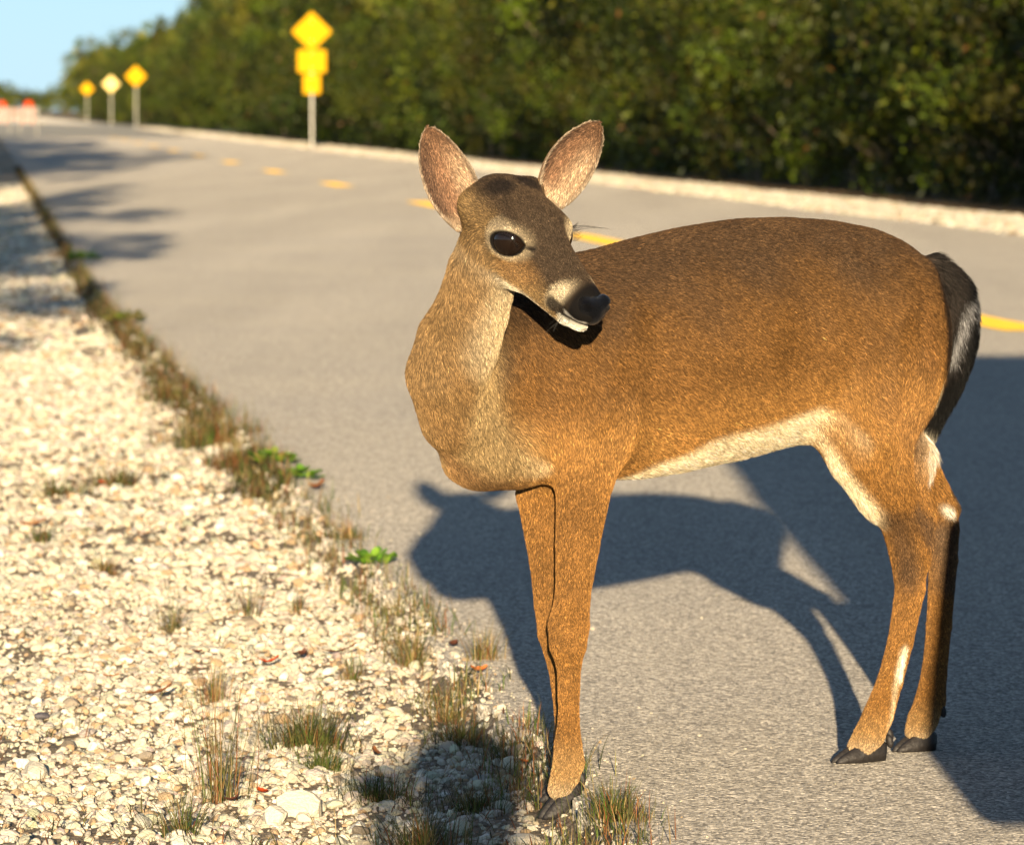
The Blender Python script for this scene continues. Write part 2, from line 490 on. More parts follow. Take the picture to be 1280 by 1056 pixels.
# crumbs of grit that strayed onto the pavement edge
ny = 900
y = rng.uniform(5.5, 11, ny); x = edge_x(y) + rng.exponential(.035, ny); s = rng.uniform(.001, .0032, ny)
tag(stone_field('edge_grit', x, y, s * .4 + .0, s, ROCK_LO, stone_cols(ny)), kind='stuff')
ny = 500
y = rng.uniform(5.5, 14, ny); x = edge_x(y) + rng.uniform(0, 1.6, ny); s = rng.uniform(.0006, .0018, ny)
tag(stone_field('edge_grit', x, y, s * .4 + .0, s, ROCK_LO, stone_cols(ny)), kind='stuff')
# ------------------------------------------------------------------ signed-distance modelling of the deer
YAW = math.radians(32)
FW = np.array([-math.cos(YAW), -math.sin(YAW), 0.0])     # the way the deer stands
RT = np.array([-math.sin(YAW), math.cos(YAW), 0.0])      # towards its far side
hoof0 = gpt(697, 1015, -.03)
CMID = float(RT[:2] @ hoof0[:2]) + .052
def N(px, py, r=0.0):
    d = ray(px, py)
    t = (CMID + r) / float(RT[:2] @ d[:2])
    return np.array([0, 0, CAMH]) + d * t
PX = 6.25 / FPX                                           # metres per photo pixel at the deer

class Prim:
    def __init__(s, fn, lo, hi, k, flow, hl=.009, tag_=''):
        s.fn, s.lo, s.hi, s.k, s.flow, s.hl, s.tag = fn, np.array(lo), np.array(hi), k, (None if flow is None else np.array(flow, float)), hl, tag_
def round_cone(a, b, r1, r2, k=.02, flow=None, hl=.008, tag_='', sq=None):
    a = np.array(a, float); b = np.array(b, float)
    if flow is None: flow = b - a
    ba = b - a; l2 = ba @ ba; rr = r1 - r2; a2 = max(l2 - rr * rr, 1e-9); il2 = 1 / l2
    def fn(P):
        pa = P - a; y = pa @ ba; z = y - l2
        q = pa * l2 - ba * y[..., None]; x2 = np.einsum('...i,...i->...', q, q)
        y2 = y * y * l2; z2 = z * z * l2
        kk = np.sign(rr) * rr * rr * x2
        c1 = np.sqrt(np.maximum(x2 + z2, 0)) * il2 - r2
        c2 = np.sqrt(np.maximum(x2 + y2, 0)) * il2 - r1
        c3 = (np.sqrt(np.maximum(x2 * a2 * il2, 0)) + y * rr) * il2 - r1
        return np.where(np.sign(z) * a2 * z2 > kk, c1, np.where(np.sign(y) * a2 * y2 < kk, c2, c3))
    m = max(r1, r2)
    lo = np.minimum(a, b) - m; hi = np.maximum(a, b) + m
    return Prim(fn, lo, hi, k, flow, hl, tag_)
def ellip(c, ax, rad, k=.03, flow=(0, 0, -1), hl=.009, tag_=''):
    """ax: 3x3 rows are the axes, rad the half sizes"""
    c = np.array(c, float); ax = np.array(ax, float); rad = np.array(rad, float)
    def fn(P):
        q = (P - c) @ ax.T
        k0 = np.sqrt(((q / rad) ** 2).sum(-1)); k1 = np.sqrt(((q / rad ** 2) ** 2).sum(-1)) + 1e-9
        return k0 * (k0 - 1) / k1
    ext = np.sqrt(((ax * rad[:, None]) ** 2).sum(0))
    return Prim(fn, c - ext, c + ext, k, flow, hl, tag_)
def smin(a, b, k):
    h = np.maximum(k - np.abs(a - b), 0) / k
    return np.minimum(a, b) - h * h * k * .25
def smax(a, b, k): return -smin(-a, -b, k)

def sdf_surface(axes, adds, subs=()):
    gx, gy, gz_ = axes
    D = np.full((len(gx), len(gy), len(gz_)), 1.0, dtype=np.float32)
    def sub(p, mg):
        i = [slice(max(0, np.searchsorted(g, p.lo[j] - mg) - 1), min(len(g), np.searchsorted(g, p.hi[j] + mg) + 1)) for j, g in enumerate(axes)]
        G = np.stack(np.meshgrid(gx[i[0]], gy[i[1]], gz_[i[2]], indexing='ij'), -1)
        return tuple(i), p.fn(G)
    for p in adds:
        i, d = sub(p, p.k + .012)
        D[i] = smin(D[i], d.astype(np.float32), p.k)
    for p in subs:
        i, d = sub(p, p.k + .012)
        D[i] = smax(D[i], -d.astype(np.float32), p.k)
    S = D < 0
    c = S[:-1, :-1, :-1].astype(np.int8)
    tot = np.zeros_like(c)
    for dx in (0, 1):
        for dy in (0, 1):
            for dz in (0, 1):
                tot += S[dx:dx + c.shape[0], dy:dy + c.shape[1], dz:dz + c.shape[2]]
    act = (tot > 0) & (tot < 8)
    I, J, K = np.nonzero(act)
    idx = np.full(act.shape, -1, dtype=np.int32); idx[I, J, K] = np.arange(len(I))
    cor = [(a, b, c_) for a in (0, 1) for b in (0, 1) for c_ in (0, 1)]
    vals = {q: D[I + q[0], J + q[1], K + q[2]] for q in cor}
    pos = {q: np.stack([gx[I + q[0]], gy[J + q[1]], gz_[K + q[2]]], 1) for q in cor}
    acc = np.zeros((len(I), 3)); cnt = np.zeros(len(I))
    for q in cor:
        for ax_ in range(3):
            if q[ax_] == 0:
                p = list(q); p[ax_] = 1; p = tuple(p)
                v0, v1 = vals[q], vals[p]
                m = (v0 < 0) != (v1 < 0)
                t = np.where(m, v0 / np.where(m, v0 - v1, 1), 0)
                acc += np.where(m[:, None], pos[q] + (pos[p] - pos[q]) * t[:, None], 0); cnt += m
    V = acc / cnt[:, None]
    F = []
    for ax_ in range(3):
        s0 = [slice(None)] * 3; s1 = [slice(None)] * 3; s0[ax_] = slice(0, -1); s1[ax_] = slice(1, None)
        a = S[tuple(s0)]; b = S[tuple(s1)]
        o = [k for k in range(3) if k != ax_]
        cr = a != b
        ii = list(np.nonzero(cr))
        inb = (ii[o[0]] > 0) & (ii[o[1]] > 0) & (ii[o[0]] < act.shape[o[0]]) & (ii[o[1]] < act.shape[o[1]])
        ii = [x[inb] for x in ii]
        fl = a[ii[0], ii[1], ii[2]]
        def cell(du, dv):
            q = [x.copy() for x in ii]; q[o[0]] = q[o[0]] - du; q[o[1]] = q[o[1]] - dv
            return idx[q[0], q[1], q[2]]
        quad = np.stack([cell(1, 1), cell(0, 1), cell(0, 0), cell(1, 0)], 1)
        flip = fl if ax_ != 1 else ~fl
        quad = np.where(flip[:, None], quad, quad[:, ::-1])
        F.append(quad)
    F = np.concatenate(F)
    F = F[(F >= 0).all(1)]
    # light relaxation
    for _ in range(2):
        e = np.concatenate([F[:, [0, 1]], F[:, [1, 2]], F[:, [2, 3]], F[:, [3, 0]]])
        s = np.zeros_like(V); n_ = np.zeros(len(V))
        np.add.at(s, e[:, 0], V[e[:, 1]]); np.add.at(n_, e[:, 0], 1)
        V = V * .6 + .4 * s / np.maximum(n_, 1)[:, None]
    return V, F

# ---- torso as a loft of upright ellipses along the spine
TS = [  # px, top py, bottom py, half width m
    (1172, 385, 430, .020), (1165, 345, 470, .046), (1150, 322, 505, .066), (1128, 303, 532, .080), (1090, 286, 550, .093),
    (1040, 276, 548, .095), (980, 272, 556, .100), (920, 274, 573, .107), (850, 285, 588, .108), (790, 299, 597, .100),
    (740, 313, 601, .089), (690, 322, 603, .078), (650, 338, 600, .070), (610, 380, 600, .058), (580, 450, 597, .040), (566, 500, 585, .018)]
ts = []
for px, a, b, w in TS:
    A = N(px, a); B = N(px, b)
    ts.append((float(FW @ A), (A[2] + B[2]) / 2, (A[2] - B[2]) / 2, w))
ts = np.array(ts); ts = ts[np.argsort(ts[:, 0])]
sg = np.linspace(ts[0, 0], ts[-1, 0], 400)
prof = np.stack([np.interp(sg, ts[:, 0], ts[:, j]) for j in (1, 2, 3)], 1)
kern = np.hanning(33); kern /= kern.sum()
for j in range(3):
    e = np.concatenate([np.full(16, prof[0, j]), prof[:, j], np.full(16, prof[-1, j])]); prof[:, j] = np.convolve(e, kern, 'valid')
def torso_fn(P):
    s = P @ FW; r = P @ RT - CMID
    zc = np.interp(s, sg, prof[:, 0]); hz = np.interp(s, sg, prof[:, 1]); w = np.interp(s, sg, prof[:, 2])
    zz = (P[..., 2] - zc) / hz
    w = w * (1 - .16 * np.clip(zz, 0, 1) ** 1.2)         # narrower towards the spine
    q = np.sqrt(zz ** 2 + (r / w) ** 2)
    k1 = np.sqrt((zz / hz) ** 2 + (r / w ** 2) ** 2) + 1e-9
    d = q * (q - 1) / k1
    ds = np.maximum(np.maximum(sg[0] - s, s - sg[-1]), 0)
    return np.where(ds > 0, np.sqrt(np.maximum(d, 0) ** 2 + ds ** 2), d)
allp = np.array([N(px, y, r) for px, a, b, w in TS for y in (a, b) for r in (-w, w)])
BACK = tuple(-FW)
back_down = -FW * .8 + np.array([0, 0, -.55])
prims = [Prim(torso_fn, allp.min(0) - .01, allp.max(0) + .01, .02, back_down, .0085, 'torso')]
GEO = {}

def chain(nodes, k=.015, hl=.007, tag_='', flow=None, g=None):
    """nodes: (point, radius in px). Segments of one group g form one limb: a hard union, blended once with the rest"""
    segs = []
    for (a, ra), (b, rb) in zip(nodes[:-1], nodes[1:]):
        segs.append(round_cone(a, b, ra * PX, rb * PX, k, flow, hl, tag_))
    prims.extend(segs)
    for p in segs: p.geo = False
    g = g or 'g%d' % len(GEO)
    GEO.setdefault(g, []).extend(segs)
def group_prim(segs):
    def fn(P):
        d = segs[0].fn(P)
        for s_ in segs[1:]: d = smin(d, s_.fn(P), .0035)
        return d
    return Prim(fn, np.min([s_.lo for s_ in segs], 0), np.max([s_.hi for s_ in segs], 0), max(s_.k for s_ in segs), (0, 0, -1))
AX = np.array([FW, RT, [0, 0, 1]])
# haunch and shoulder masses
prims.append(ellip(N(1106, 435, -.046), AX, (.080, .048, .125), .05, back_down, .010, 'torso'))
prims.append(ellip(N(1090, 430, .046), AX, (.080, .048, .125), .05, back_down, .010, 'torso'))
prims.append(ellip(N(735, 480, -.048), AX, (.062, .040, .115), .05, (-FW * .4 + np.array([0, 0, -1])), .009, 'torso'))
prims.append(ellip(N(690, 470, .040), AX, (.062, .040, .115), .05, (-FW * .4 + np.array([0, 0, -1])), .009, 'torso'))
def soft(a, b, r1, r2, k=.03, flow=None):
    prims.append(round_cone(a, b, r1, r2, k, back_down if flow is None else flow, .0085, 'torso'))
soft(N(775, 400, -.076), N(742, 520, -.080), .016, .024, .05)                 # shoulder blade to point of shoulder
soft(N(1050, 318, -.062), N(1112, 400, -.092), .018, .022, .03)           # hip bone to thigh
soft(N(1112, 400, -.092), N(1092, 540, -.092), .022, .026, .03)
soft(N(1150, 345, -.050), N(1156, 450, -.062), .018, .020, .03)           # seat bone
# near foreleg
chain([(N(745, 520, -.060), 44), (N(731, 600, -.062), 35), (N(722, 680, -.058), 27), (N(716, 745, -.056), 21.5)], .03, .007, 'leg', g='a')
chain([(N(716, 745, -.056), 21.5), (N(711, 782, -.056), 25.5), (N(710, 804, -.056), 23), (N(711, 832, -.054), 15)], .012, .005, 'leg', g='a')
chain([(N(711, 832, -.054), 15), (N(711, 895, -.053), 12.8), (N(710, 930, -.052), 17), (N(711, 952, -.052), 19.5)], .012, .005, 'leg', g='a')
chain([(N(711, 952, -.052), 19), (N(707, 968, -.052), 18), (N(701, 985, -.052), 16.5)], .01, .005, 'leg', g='a')
# far foreleg
chain([(N(690, 540, .045), 38), (N(676, 615, .045), 31), (N(686, 700, .043), 24), (N(690, 755, .042), 22)], .03, .007, 'leg', g='b')
chain([(N(690, 755, .042), 22), (N(694, 790, .041), 22), (N(700, 830, .040), 16)], .012, .005, 'leg', g='b')
chain([(N(700, 830, .040), 15.5), (N(706, 890, .036), 13), (N(708, 935, .034), 15), (N(706, 958, .034), 15), (N(700, 978, .034), 14)], .012, .005, 'leg', g='b')
# near hind leg
chain([(N(1105, 480, -.055), 62), (N(1090, 550, -.060), 52), (N(1107, 605, -.058), 36), (N(1126, 650, -.054), 27), (N(1136, 690, -.050), 25)], .035, .008, 'leg', g='c')
chain([(N(1045, 520, -.045), 34), (N(1068, 572, -.055), 32), (N(1100, 620, -.055), 24)], .03, .009, 'leg')
chain([(N(1140, 560, -.050), 22), (N(1152, 615, -.050), 9), (N(1160, 648, -.050), 10.5)], .02, .008, 'leg')
chain([(N(1156, 655, -.050), 11.5), (N(1149, 700, -.049), 14)], .014, .007, 'leg')
chain([(N(1136, 690, -.050), 25), (N(1138, 735, -.048), 19.5), (N(1126, 800, -.046), 16.5), (N(1113, 850, -.044), 16.5), (N(1098, 893, -.043), 19.5)], .012, .006, 'leg', g='c')
chain([(N(1098, 893, -.043), 19.5), (N(1086, 920, -.042), 20), (N(1077, 935, -.042), 19.5)], .012, .005, 'leg', g='c')
# far hind leg
chain([(N(1085, 500, .045), 55), (N(1115, 560, .048), 38), (N(1150, 598, .042), 25), (N(1172, 634, .036), 20), (N(1179, 660, .030), 21)], .03, .008, 'leg', g='d')
chain([(N(1150, 570, .040), 16), (N(1177, 610, .034), 9), (N(1193, 636, .030), 9)], .014, .007, 'leg')
chain([(N(1179, 660, .030), 21), (N(1179, 700, .027), 19), (N(1174, 780, .020), 16.5), (N(1168, 840, .016), 16.5), (N(1163, 875, .012), 20)], .012, .006, 'leg', g='d')
chain([(N(1163, 875, .012), 20), (N(1154, 898, .008), 20), (N(1148, 913, .006), 18.5)], .012, .005, 'leg', g='d')
# neck and brisket
down = np.array([0, 0, -1.0])
chain([(N(600, 560, -.015), 40), (N(572, 520, -.040), 46), (N(560, 468, -.058), 50), (N(573, 428, -.072), 50), (N(590, 388, -.088), 44), (N(604, 340, -.108), 42), (N(622, 298, -.122), 42)], .022, .010, 'neck', -.35 * FW + down)
chain([(N(640, 430, -.0), 62), (N(600, 470, -.01), 56)], .03, .010, 'torso', -.35 * FW + down)
chain([(N(640, 562, -.01), 44), (N(600, 570, -.016), 34)], .035, .011, 'neck', -.5 * FW + down)
# tail
tail_nodes = [(N(1160, 340, .0), 20), (N(1186, 364, -.005), 23), (N(1195, 400, -.012), 23), (N(1192, 440, -.018), 21), (N(1179, 480, -.024), 19), (N(1163, 518, -.030), 15), (N(1152, 545, -.034), 12), (N(1147, 570, -.036), 7)]
def resample(nodes, m=4):
    P_ = np.array([np.append(p, r) for p, r in nodes]); out = []
    for i in range(len(P_) - 1):
        p0, p1, p2, p3 = P_[max(i - 1, 0)], P_[i], P_[i + 1], P_[min(i + 2, len(P_) - 1)]
        for k in range(m):
            t = k / m; q = .5 * ((2 * p1) + (-p0 + p2) * t + (2 * p0 - 5 * p1 + 4 * p2 - p3) * t * t + (-p0 + 3 * p1 - 3 * p2 + p3) * t ** 3)
            out.append((q[:3], q[3]))
    out.append((P_[-1][:3], P_[-1][3])); return out
chain(resample(tail_nodes), .014, .022, 'tail')

# ---- head in its own frame: f towards the nose, l to the animal's left, u up
HC = dpt(645, 286, 6.07)
TH, PI_, ROLL = math.radians(47), math.radians(35), math.radians(4)
HF = np.array([math.cos(PI_) * math.cos(TH), -math.cos(PI_) * math.sin(TH), -math.sin(PI_)])
HL = np.array([math.sin(TH), math.cos(TH), 0]); HU = np.cross(HF, HL)
HL, HU = HL * math.cos(ROLL) + HU * math.sin(ROLL), HU * math.cos(ROLL) - HL * math.sin(ROLL)
HA = np.array([HF, HL, HU])
def H(f, l, u):
    if f > .05: u += (f - .05) * .085; f = .05 + (f - .05) * 1.18
    return HC + HA.T @ np.array([f, l, u], float)
hb = -HF; HLEN = .0045
def hell(c, rad, k=.02, hl=HLEN): return ellip(H(*c), HA, rad, k, hb + 0 * HU, hl, 'head')
def hcone(a, b, r1, r2, k=.02, hl=HLEN): return round_cone(H(*a), H(*b), r1, r2, k, hb, hl, 'head')
head = [
    hell((-.022, 0, .010), (.062, .050, .0415), .02, .006),
    hell((.022, 0, .020), (.044, .050, .034), .02),
    hcone((.030, 0, .000), (.128, 0, -.012), .040, .0225, .02),
    hcone((.040, 0, .026), (.120, 0, .006), .020, .013, .02),
    hell((.138, 0, -.010), (.032, .0230, .0215), .015),
    hell((.148, 0, -.013), (.021, .0245, .017), .010),
]
for sgn in (-1, 1):
    head.append(hcone((-.012, .026 * sgn, -.030), (.050, .020 * sgn, -.034), .024, .018, .02))
    head.append(hcone((.050, .016 * sgn, -.032), (.128, .007 * sgn, -.038), .018, .0125, .015))
    head.append(hcone((-.030, .026 * sgn, .006), (-.046, .050 * sgn, .012 if sgn < 0 else .026), .019, .0115, .035, .007))   # ear root
head.append(hell((.134, 0, -.0385), (.026, .0145, .0100), .006))
EYE_C = {s: H(.034, .0375 * s, .010) for s in (-1, 1)}
EYE_N = {s: (HA.T @ (lambda v: v / np.linalg.norm(v))(np.array([.46, .87 * s, .10]))) for s in (-1, 1)}
subs = []; EYE_AX = {}
for sgn in (-1, 1):
    c, nrm = EYE_C[sgn], EYE_N[sgn]
    head.append(ellip(c - nrm * .004, np.eye(3), (.0287,) * 3, .012, hb, .003, 'head'))
    # almond opening
    t1 = HF - nrm * (HF @ nrm); t1 /= np.linalg.norm(t1); t2 = np.cross(nrm, t1); t2 *= np.sign(t2 @ HU)
    t1r = t1 * math.cos(.42) + t2 * math.sin(.42) ; t2r = np.cross(nrm, t1r); t2r *= np.sign(t2r @ HU)
    EYE_AX[sgn] = (t1r, t2r, nrm)
    subs.append(ellip(c + nrm * .020, np.array([t1r, t2r, nrm]), (.0225, .0152, .016), .003, hb))
    subs.append(ellip(c + nrm * .016 + t1r * .020 , np.array([t1r, t2r, nrm]), (.008, .0022, .008), .003, hb))   # tear duct
    # mouth line
    subs.append(round_cone(H(.168, .008 * sgn, -.0285), H(.150, .0215 * sgn, -.0285), .0016, .0016, .003))
    subs.append(round_cone(H(.150, .0215 * sgn, -.0285), H(.108, .0265 * sgn, -.0245), .0018, .0012, .003))
prims_body = prims + head
geo_body = [p for p in prims if not hasattr(p, 'geo')] + [group_prim(v) for v in GEO.values()] + head

# grid: fine round the head, coarser elsewhere
def axis(lo, hi, f0, f1, fine, coarse):
    return np.concatenate([np.arange(lo, f0, coarse), np.arange(f0, f1, fine), np.arange(f1, hi, coarse)])
allb = np.array([[p.lo, p.hi] for p in prims_body])
LO, HI = allb[:, 0].min(0) - .02, allb[:, 1].max(0) + .02
hbx = np.array([[p.lo, p.hi] for p in head]); hlo, hhi = hbx[:, 0].min(0) - .004, hbx[:, 1].max(0) + .004
FINE, COARSE = .0022, .0050
axes = [axis(LO[j], HI[j], hlo[j], hhi[j], FINE, COARSE) for j in range(3)]
hollow = [
    ellip(N(1030, 430, -.135), AX, (.030, .026, .075), .05),              # flank hollow in front of the thigh
    ellip(N(805, 470, -.142), AX, (.016, .020, .090), .05),               # behind the shoulder
    ellip(N(1142, 520, -.118), AX, (.012, .022, .060), .03),              # groove of the thigh
    ellip(N(775, 560, -.125), AX, (.018, .022, .030), .03),               # behind the elbow
    round_cone(N(700, 640, -.092), N(706, 760, -.082), .004, .003, .010),    # tendon lines
    round_cone(N(1150, 700, -.078), N(1132, 800, -.070), .003, .003, .008),
]
BV, BF = sdf_surface(axes, geo_body, subs + hollow)

# ---- ears: cupped leaf shapes, two layers, joined to the body mesh
def ear(base, tip, face, width, cup, fold):
    """face: unit vector the opening looks along"""
    ax_ = tip - base; Ln = np.linalg.norm(ax_); ax_ /= Ln
    fc = face - ax_ * (face @ ax_); fc /= np.linalg.norm(fc); sd_ = np.cross(ax_, fc)
    nu, nv = 30, 22
    out = []
    for layer in (0, 1):
        P = []
        for i in range(nu + 1):
            u = i / nu
            w = width * (math.sin(math.pi * min(1, (u * .90 + .10)) ** .92) ** .72) if u < 1 else 0
            w = width * max(0.0, (np.sin(np.pi * (u * .885 + .115))) ** .58) if u < .999 else 0
            for j in range(nv + 1):
                v = -1 + 2 * j / nv
                a = v * (cup * (1 - .55 * u))
                rr = w / max(math.sin(cup * (1 - .55 * u)), .3)
                x = rr * math.sin(a); y = rr * (math.cos(cup * (1 - .55 * u)) - math.cos(a))
                th = .0028 * (1 - .6 * abs(v) ** 3) * (1 - .5 * u)
                bend = -.006 * math.sin(math.pi * u) - fold * u * u
                P.append(base + ax_ * (u * Ln) + sd_ * x + fc * (y + bend - (th if layer else 0)))
        out.append(np.array(P))
    m = (nu + 1) * (nv + 1); I = np.arange(m).reshape(nu + 1, nv + 1)
    q = np.stack([I[:-1, :-1].ravel(), I[:-1, 1:].ravel(), I[1:, 1:].ravel(), I[1:, :-1].ravel()], 1)
    rim = []
    for i in range(nu):
        rim.append((I[i, 0], I[i + 1, 0], I[i + 1, 0] + m, I[i, 0] + m)); rim.append((I[i, nv], I[i, nv] + m, I[i + 1, nv] + m, I[i + 1, nv]))
    F = np.concatenate([q, q[:, ::-1] + m, np.array(rim)])
    V = np.concatenate(out)
    uu = np.tile(np.repeat(np.arange(nu + 1) / nu, nv + 1), 2); vv = np.tile(np.tile(np.linspace(-1, 1, nv + 1), nu + 1), 2)
    lay = np.repeat([0, 1], m)
    return V, F, uu, vv, lay, ax_, fc, sd_
EYDEP = HC[1]
e1b, e1t = dpt(590, 284, EYDEP - .012), dpt(535, 159, EYDEP + .005)
e2b, e2t = dpt(688, 254, EYDEP + .048), dpt(750, 154, EYDEP + .045)
EARS = [ear(e1b, e1t, np.array([.35, -1, .05]), .0355, 1.2, .003), ear(e2b, e2t, np.array([.60, -1, -.25]), .038, 1.4, .003)]

# ---- colours of the coat, by place on the animal
def mixc(a, b, t): t = np.asarray(t)[:, None]; return a * (1 - t) + b * t
def c3(*v): return np.array(v, float)
def seg_d(P, a, b):
    ba = b - a; t = np.clip((P - a) @ ba / (ba @ ba), 0, 1); return np.linalg.norm(P - a - t[:, None] * ba, axis=1)
PRIMS_ALL = prims_body
def weights(V):
    D = np.stack([p.fn(V) for p in PRIMS_ALL], 1)
    m = D.min(1, keepdims=True)
    return np.exp(-(D - m) / .010), D
def eye_e(V, s):
    t1r, t2r, nrm = EYE_AX[s]; p = V - EYE_C[s]
    e_ = np.sqrt((p @ t1r / .0225) ** 2 + (p @ t2r / .0152) ** 2); return np.where(p @ nrm > 0, e_, 9)
def colour(V, W, D):
    tags = np.array([p.tag for p in PRIMS_ALL])
    def grp(t): return W[:, tags == t].sum(1) / W.sum(1)
    wt, wl, wn_, wh, wtl = grp('torso'), grp('leg'), grp('neck'), grp('head'), grp('tail')
    s = V @ FW; z = V[:, 2]; r = V @ RT - CMID
    zc = np.interp(s, sg, prof[:, 0]); hz = np.interp(s, sg, prof[:, 1]); zz = (z - zc) / hz
    n3 = np.sin(V @ np.array([31, 17, 9])) * np.sin(V @ np.array([-13, 23, 29])) + .5 * np.sin(V @ np.array([71, -37, 53]))
    n3 = n3 / 1.5
    top = c3(.078, .045, .022); mid = c3(.222, .112, .034); low = c3(.45, .235, .072); cream = c3(.74, .62, .42)
    C = mixc(np.tile(low, (len(V), 1)), mid, smooth(-.75, -.15, zz + .10 * n3))
    C = mixc(C, top, smooth(-.05, .85, zz + .22 * n3) * .95)
    # golden thigh and shoulder lines
    C = mixc(C, c3(.20, .095, .030), .45 * smooth(.3, -.2, np.abs((s - float(FW @ N(1105, 430))) / .10)) * smooth(.9, .1, zz))
    # cream belly, deepening towards the groin
    sb = np.array([float(FW @ N(p, 500)) for p in (1032, 1010, 985, 900, 850, 790, 755)])
    tb_ = np.array([N(p, y)[2] for p, y in ((1032, 552), (1010, 516), (985, 506), (900, 534), (850, 550), (790, 580), (755, 606))])
    zb = np.interp(-s, -sb[::-1] if sb[0] > sb[-1] else -sb, tb_[::-1] if sb[0] > sb[-1] else tb_) if False else np.interp(s, sb[np.argsort(sb)], tb_[np.argsort(sb)])
    inb = smooth(sb.min() - .004, sb.min() + .010, s + .003 * n3) * (s < sb.max() + .03)
    bel = smooth(.010, -.008, z - zb + .004 * n3) * inb * (wt + wn_ * 0) 
    C = mixc(C, cream, np.clip(bel, 0, 1))
    # legs
    LEG = c3(.30, .148, .040); LEGL = c3(.50, .31, .13)
    zl = np.clip((z - .45) / .2, 0, 1)
    cl = mixc(np.tile(LEG, (len(V), 1)), low * .8, zl * .5)
    C = mixc(C, cl, wl * smooth(.50, .36, z))
    # inner / front thigh pale
    for (a, b, rad, col, st) in [
        (N(1003, 552, -.06), N(1085, 640, -.055), .026, cream, .9),
        (N(990, 540, .02), N(1060, 600, .03), .030, cream, .9),
        (N(1085, 640, -.055), N(1092, 655, -.055), .020, cream * .9, .5),
        (N(1118, 668, -.09), N(1135, 720, -.08), .034, c3(.085, .052, .03), .85),   # dusky hock
        (N(1140, 640, -.07), N(1160, 668, -.06), .022, c3(.075, .05, .034), .7),
        (N(1188, 612, .03), N(1199, 650, .03), .012, c3(.03, .024, .02), .9),
        (N(1170, 628, -.0), N(1192, 640, .01), .010, c3(.62, .60, .52), .9),
        (N(1180, 665, .02), N(1182, 730, .02), .022, c3(.09, .07, .055), .75),
        (N(1196, 700, .03), N(1190, 860, .02), .013, c3(.10, .06, .035), .8),
        (N(1134, 812, -.068), N(1127, 846, -.066), .0085, c3(.85, .78, .60), 1.0),    # white streak on the cannon
        (N(1122, 850, -.062), N(1112, 905, -.060), .006, c3(.6, .5, .34), .7),
        (N(640, 574, -.05), N(678, 590, -.06), .017, c3(.62, .48, .29), .8),            # armpit
        (N(1110, 500, -.13), N(1150, 540, -.1), .03, c3(.14, .075, .035), .35),
        (N(1150, 500, -.07), N(1135, 560, -.06), .022, c3(.06, .04, .028), .6),
        (N(1174, 478, -.06), N(1176, 500, -.05), .014, cream, .9),
        (N(1170, 318, -.05), N(1190, 452, -.085), .022, c3(.012, .010, .009), .93),
        (N(838, 487, -.13), N(846, 489, -.13), .006, c3(.5, .38, .24), .6),
    ]:
        C = mixc(C, col, st * smooth(rad * 1.35, rad * .5, seg_d(V, a, b) + .002 * n3))
    # fetlocks and pasterns paler
    C = mixc(C, LEGL, wl * smooth(.085, .03, z) * .8)
    C = mixc(C, c3(.50, .40, .27), wl * smooth(.045, .012, z + .02 * (s > float(FW @ N(900, 900)))) * .7)
    # neck: grey tan, warmer down its back edge
    NK = c3(.35, .25, .125); NK2 = c3(.22, .125, .048); THR = c3(.60, .50, .34)
    back = smooth(-.02, .05, s - float(FW @ N(560, 470)) + 0 * z)
    cn = mixc(np.tile(NK, (len(V), 1)), NK2, .7 * smooth(.35, .9, back) + .15 * n3.clip(0, 1))
    cn = mixc(cn, THR, .55 * smooth(.05, .015, seg_d(V, N(626, 385, -.13), N(608, 440, -.12))))
    cn = mixc(cn, c3(.22, .12, .05), .8 * smooth(.04, .01, seg_d(V, N(556, 585, -.03), N(640, 612, -.03))))
    C = mixc(C, cn, np.clip(wn_ * 1.1, 0, 1) * smooth(float(FW @ N(640, 500)) - .04, float(FW @ N(610, 500)), s))
    # tail: black above, white fringe
    tl = c3(.0045, .004, .0045)
    ctl = np.tile(tl, (len(V), 1))
    ctl = mixc(ctl, c3(.50, .52, .55), .9 * smooth(.016, .006, seg_d(V, N(1214, 362, -.02), N(1214, 392, -.02)) + .003 * n3))
    ctl = mixc(ctl, c3(.22, .23, .26), .8 * smooth(.010, .004, seg_d(V, N(1202, 390, -.03), N(1186, 450, -.04)) + .003 * n3))
    ctl = mixc(ctl, c3(.80, .74, .60), smooth(N(1166, 522)[2] , N(1166, 540)[2], z))
    C = mixc(C, ctl, np.clip(wtl * 1.2, 0, 1))
    C = mixc(C, c3(.02, .016, .014), .95 * smooth(.034, .016, seg_d(V, N(1178, 322, -.02), N(1186, 440, -.045))))
    onb = np.clip(wtl * 1.2, 0, 1)
    C = mixc(C, c3(.52, .54, .57), onb * .92 * smooth(.020, .008, seg_d(V, N(1218, 356, -.0), N(1216, 392, -.01)) + .004 * n3))
    C = mixc(C, c3(.30, .31, .34), onb * .8 * smooth(.012, .004, seg_d(V, N(1206, 372, -.03), N(1190, 440, -.035)) + .003 * n3))
    # head
    q = (V - HC) @ HA.T; f, l, u = q[:, 0], q[:, 1], q[:, 2]; f = np.where(f > .05, .05 + (f - .05) / 1.18, f); u = u - np.maximum(f - .05, 0) * .085; al = np.abs(l)
    hc = np.tile(c3(.29, .19, .085), (len(V), 1))
    hc = mixc(hc, c3(.055, .038, .026), .92 * smooth(-.012, .024, u - .35 * f * (f > 0) * -1 - al * .42 - .000) )      # dark forehead and bridge
    hc = mixc(hc, c3(.016, .012, .010), .9 * smooth(.026, .012, np.sqrt((f + .030) ** 2 + (al - .030) ** 2 * .5 + (u - .055) ** 2)))
    hc = mixc(hc, c3(.27, .145, .055), .6 * smooth(.03, .012, np.sqrt((f - .06) ** 2 * .4 + (u + .016) ** 2 + (al - .035) ** 2 * .5)))
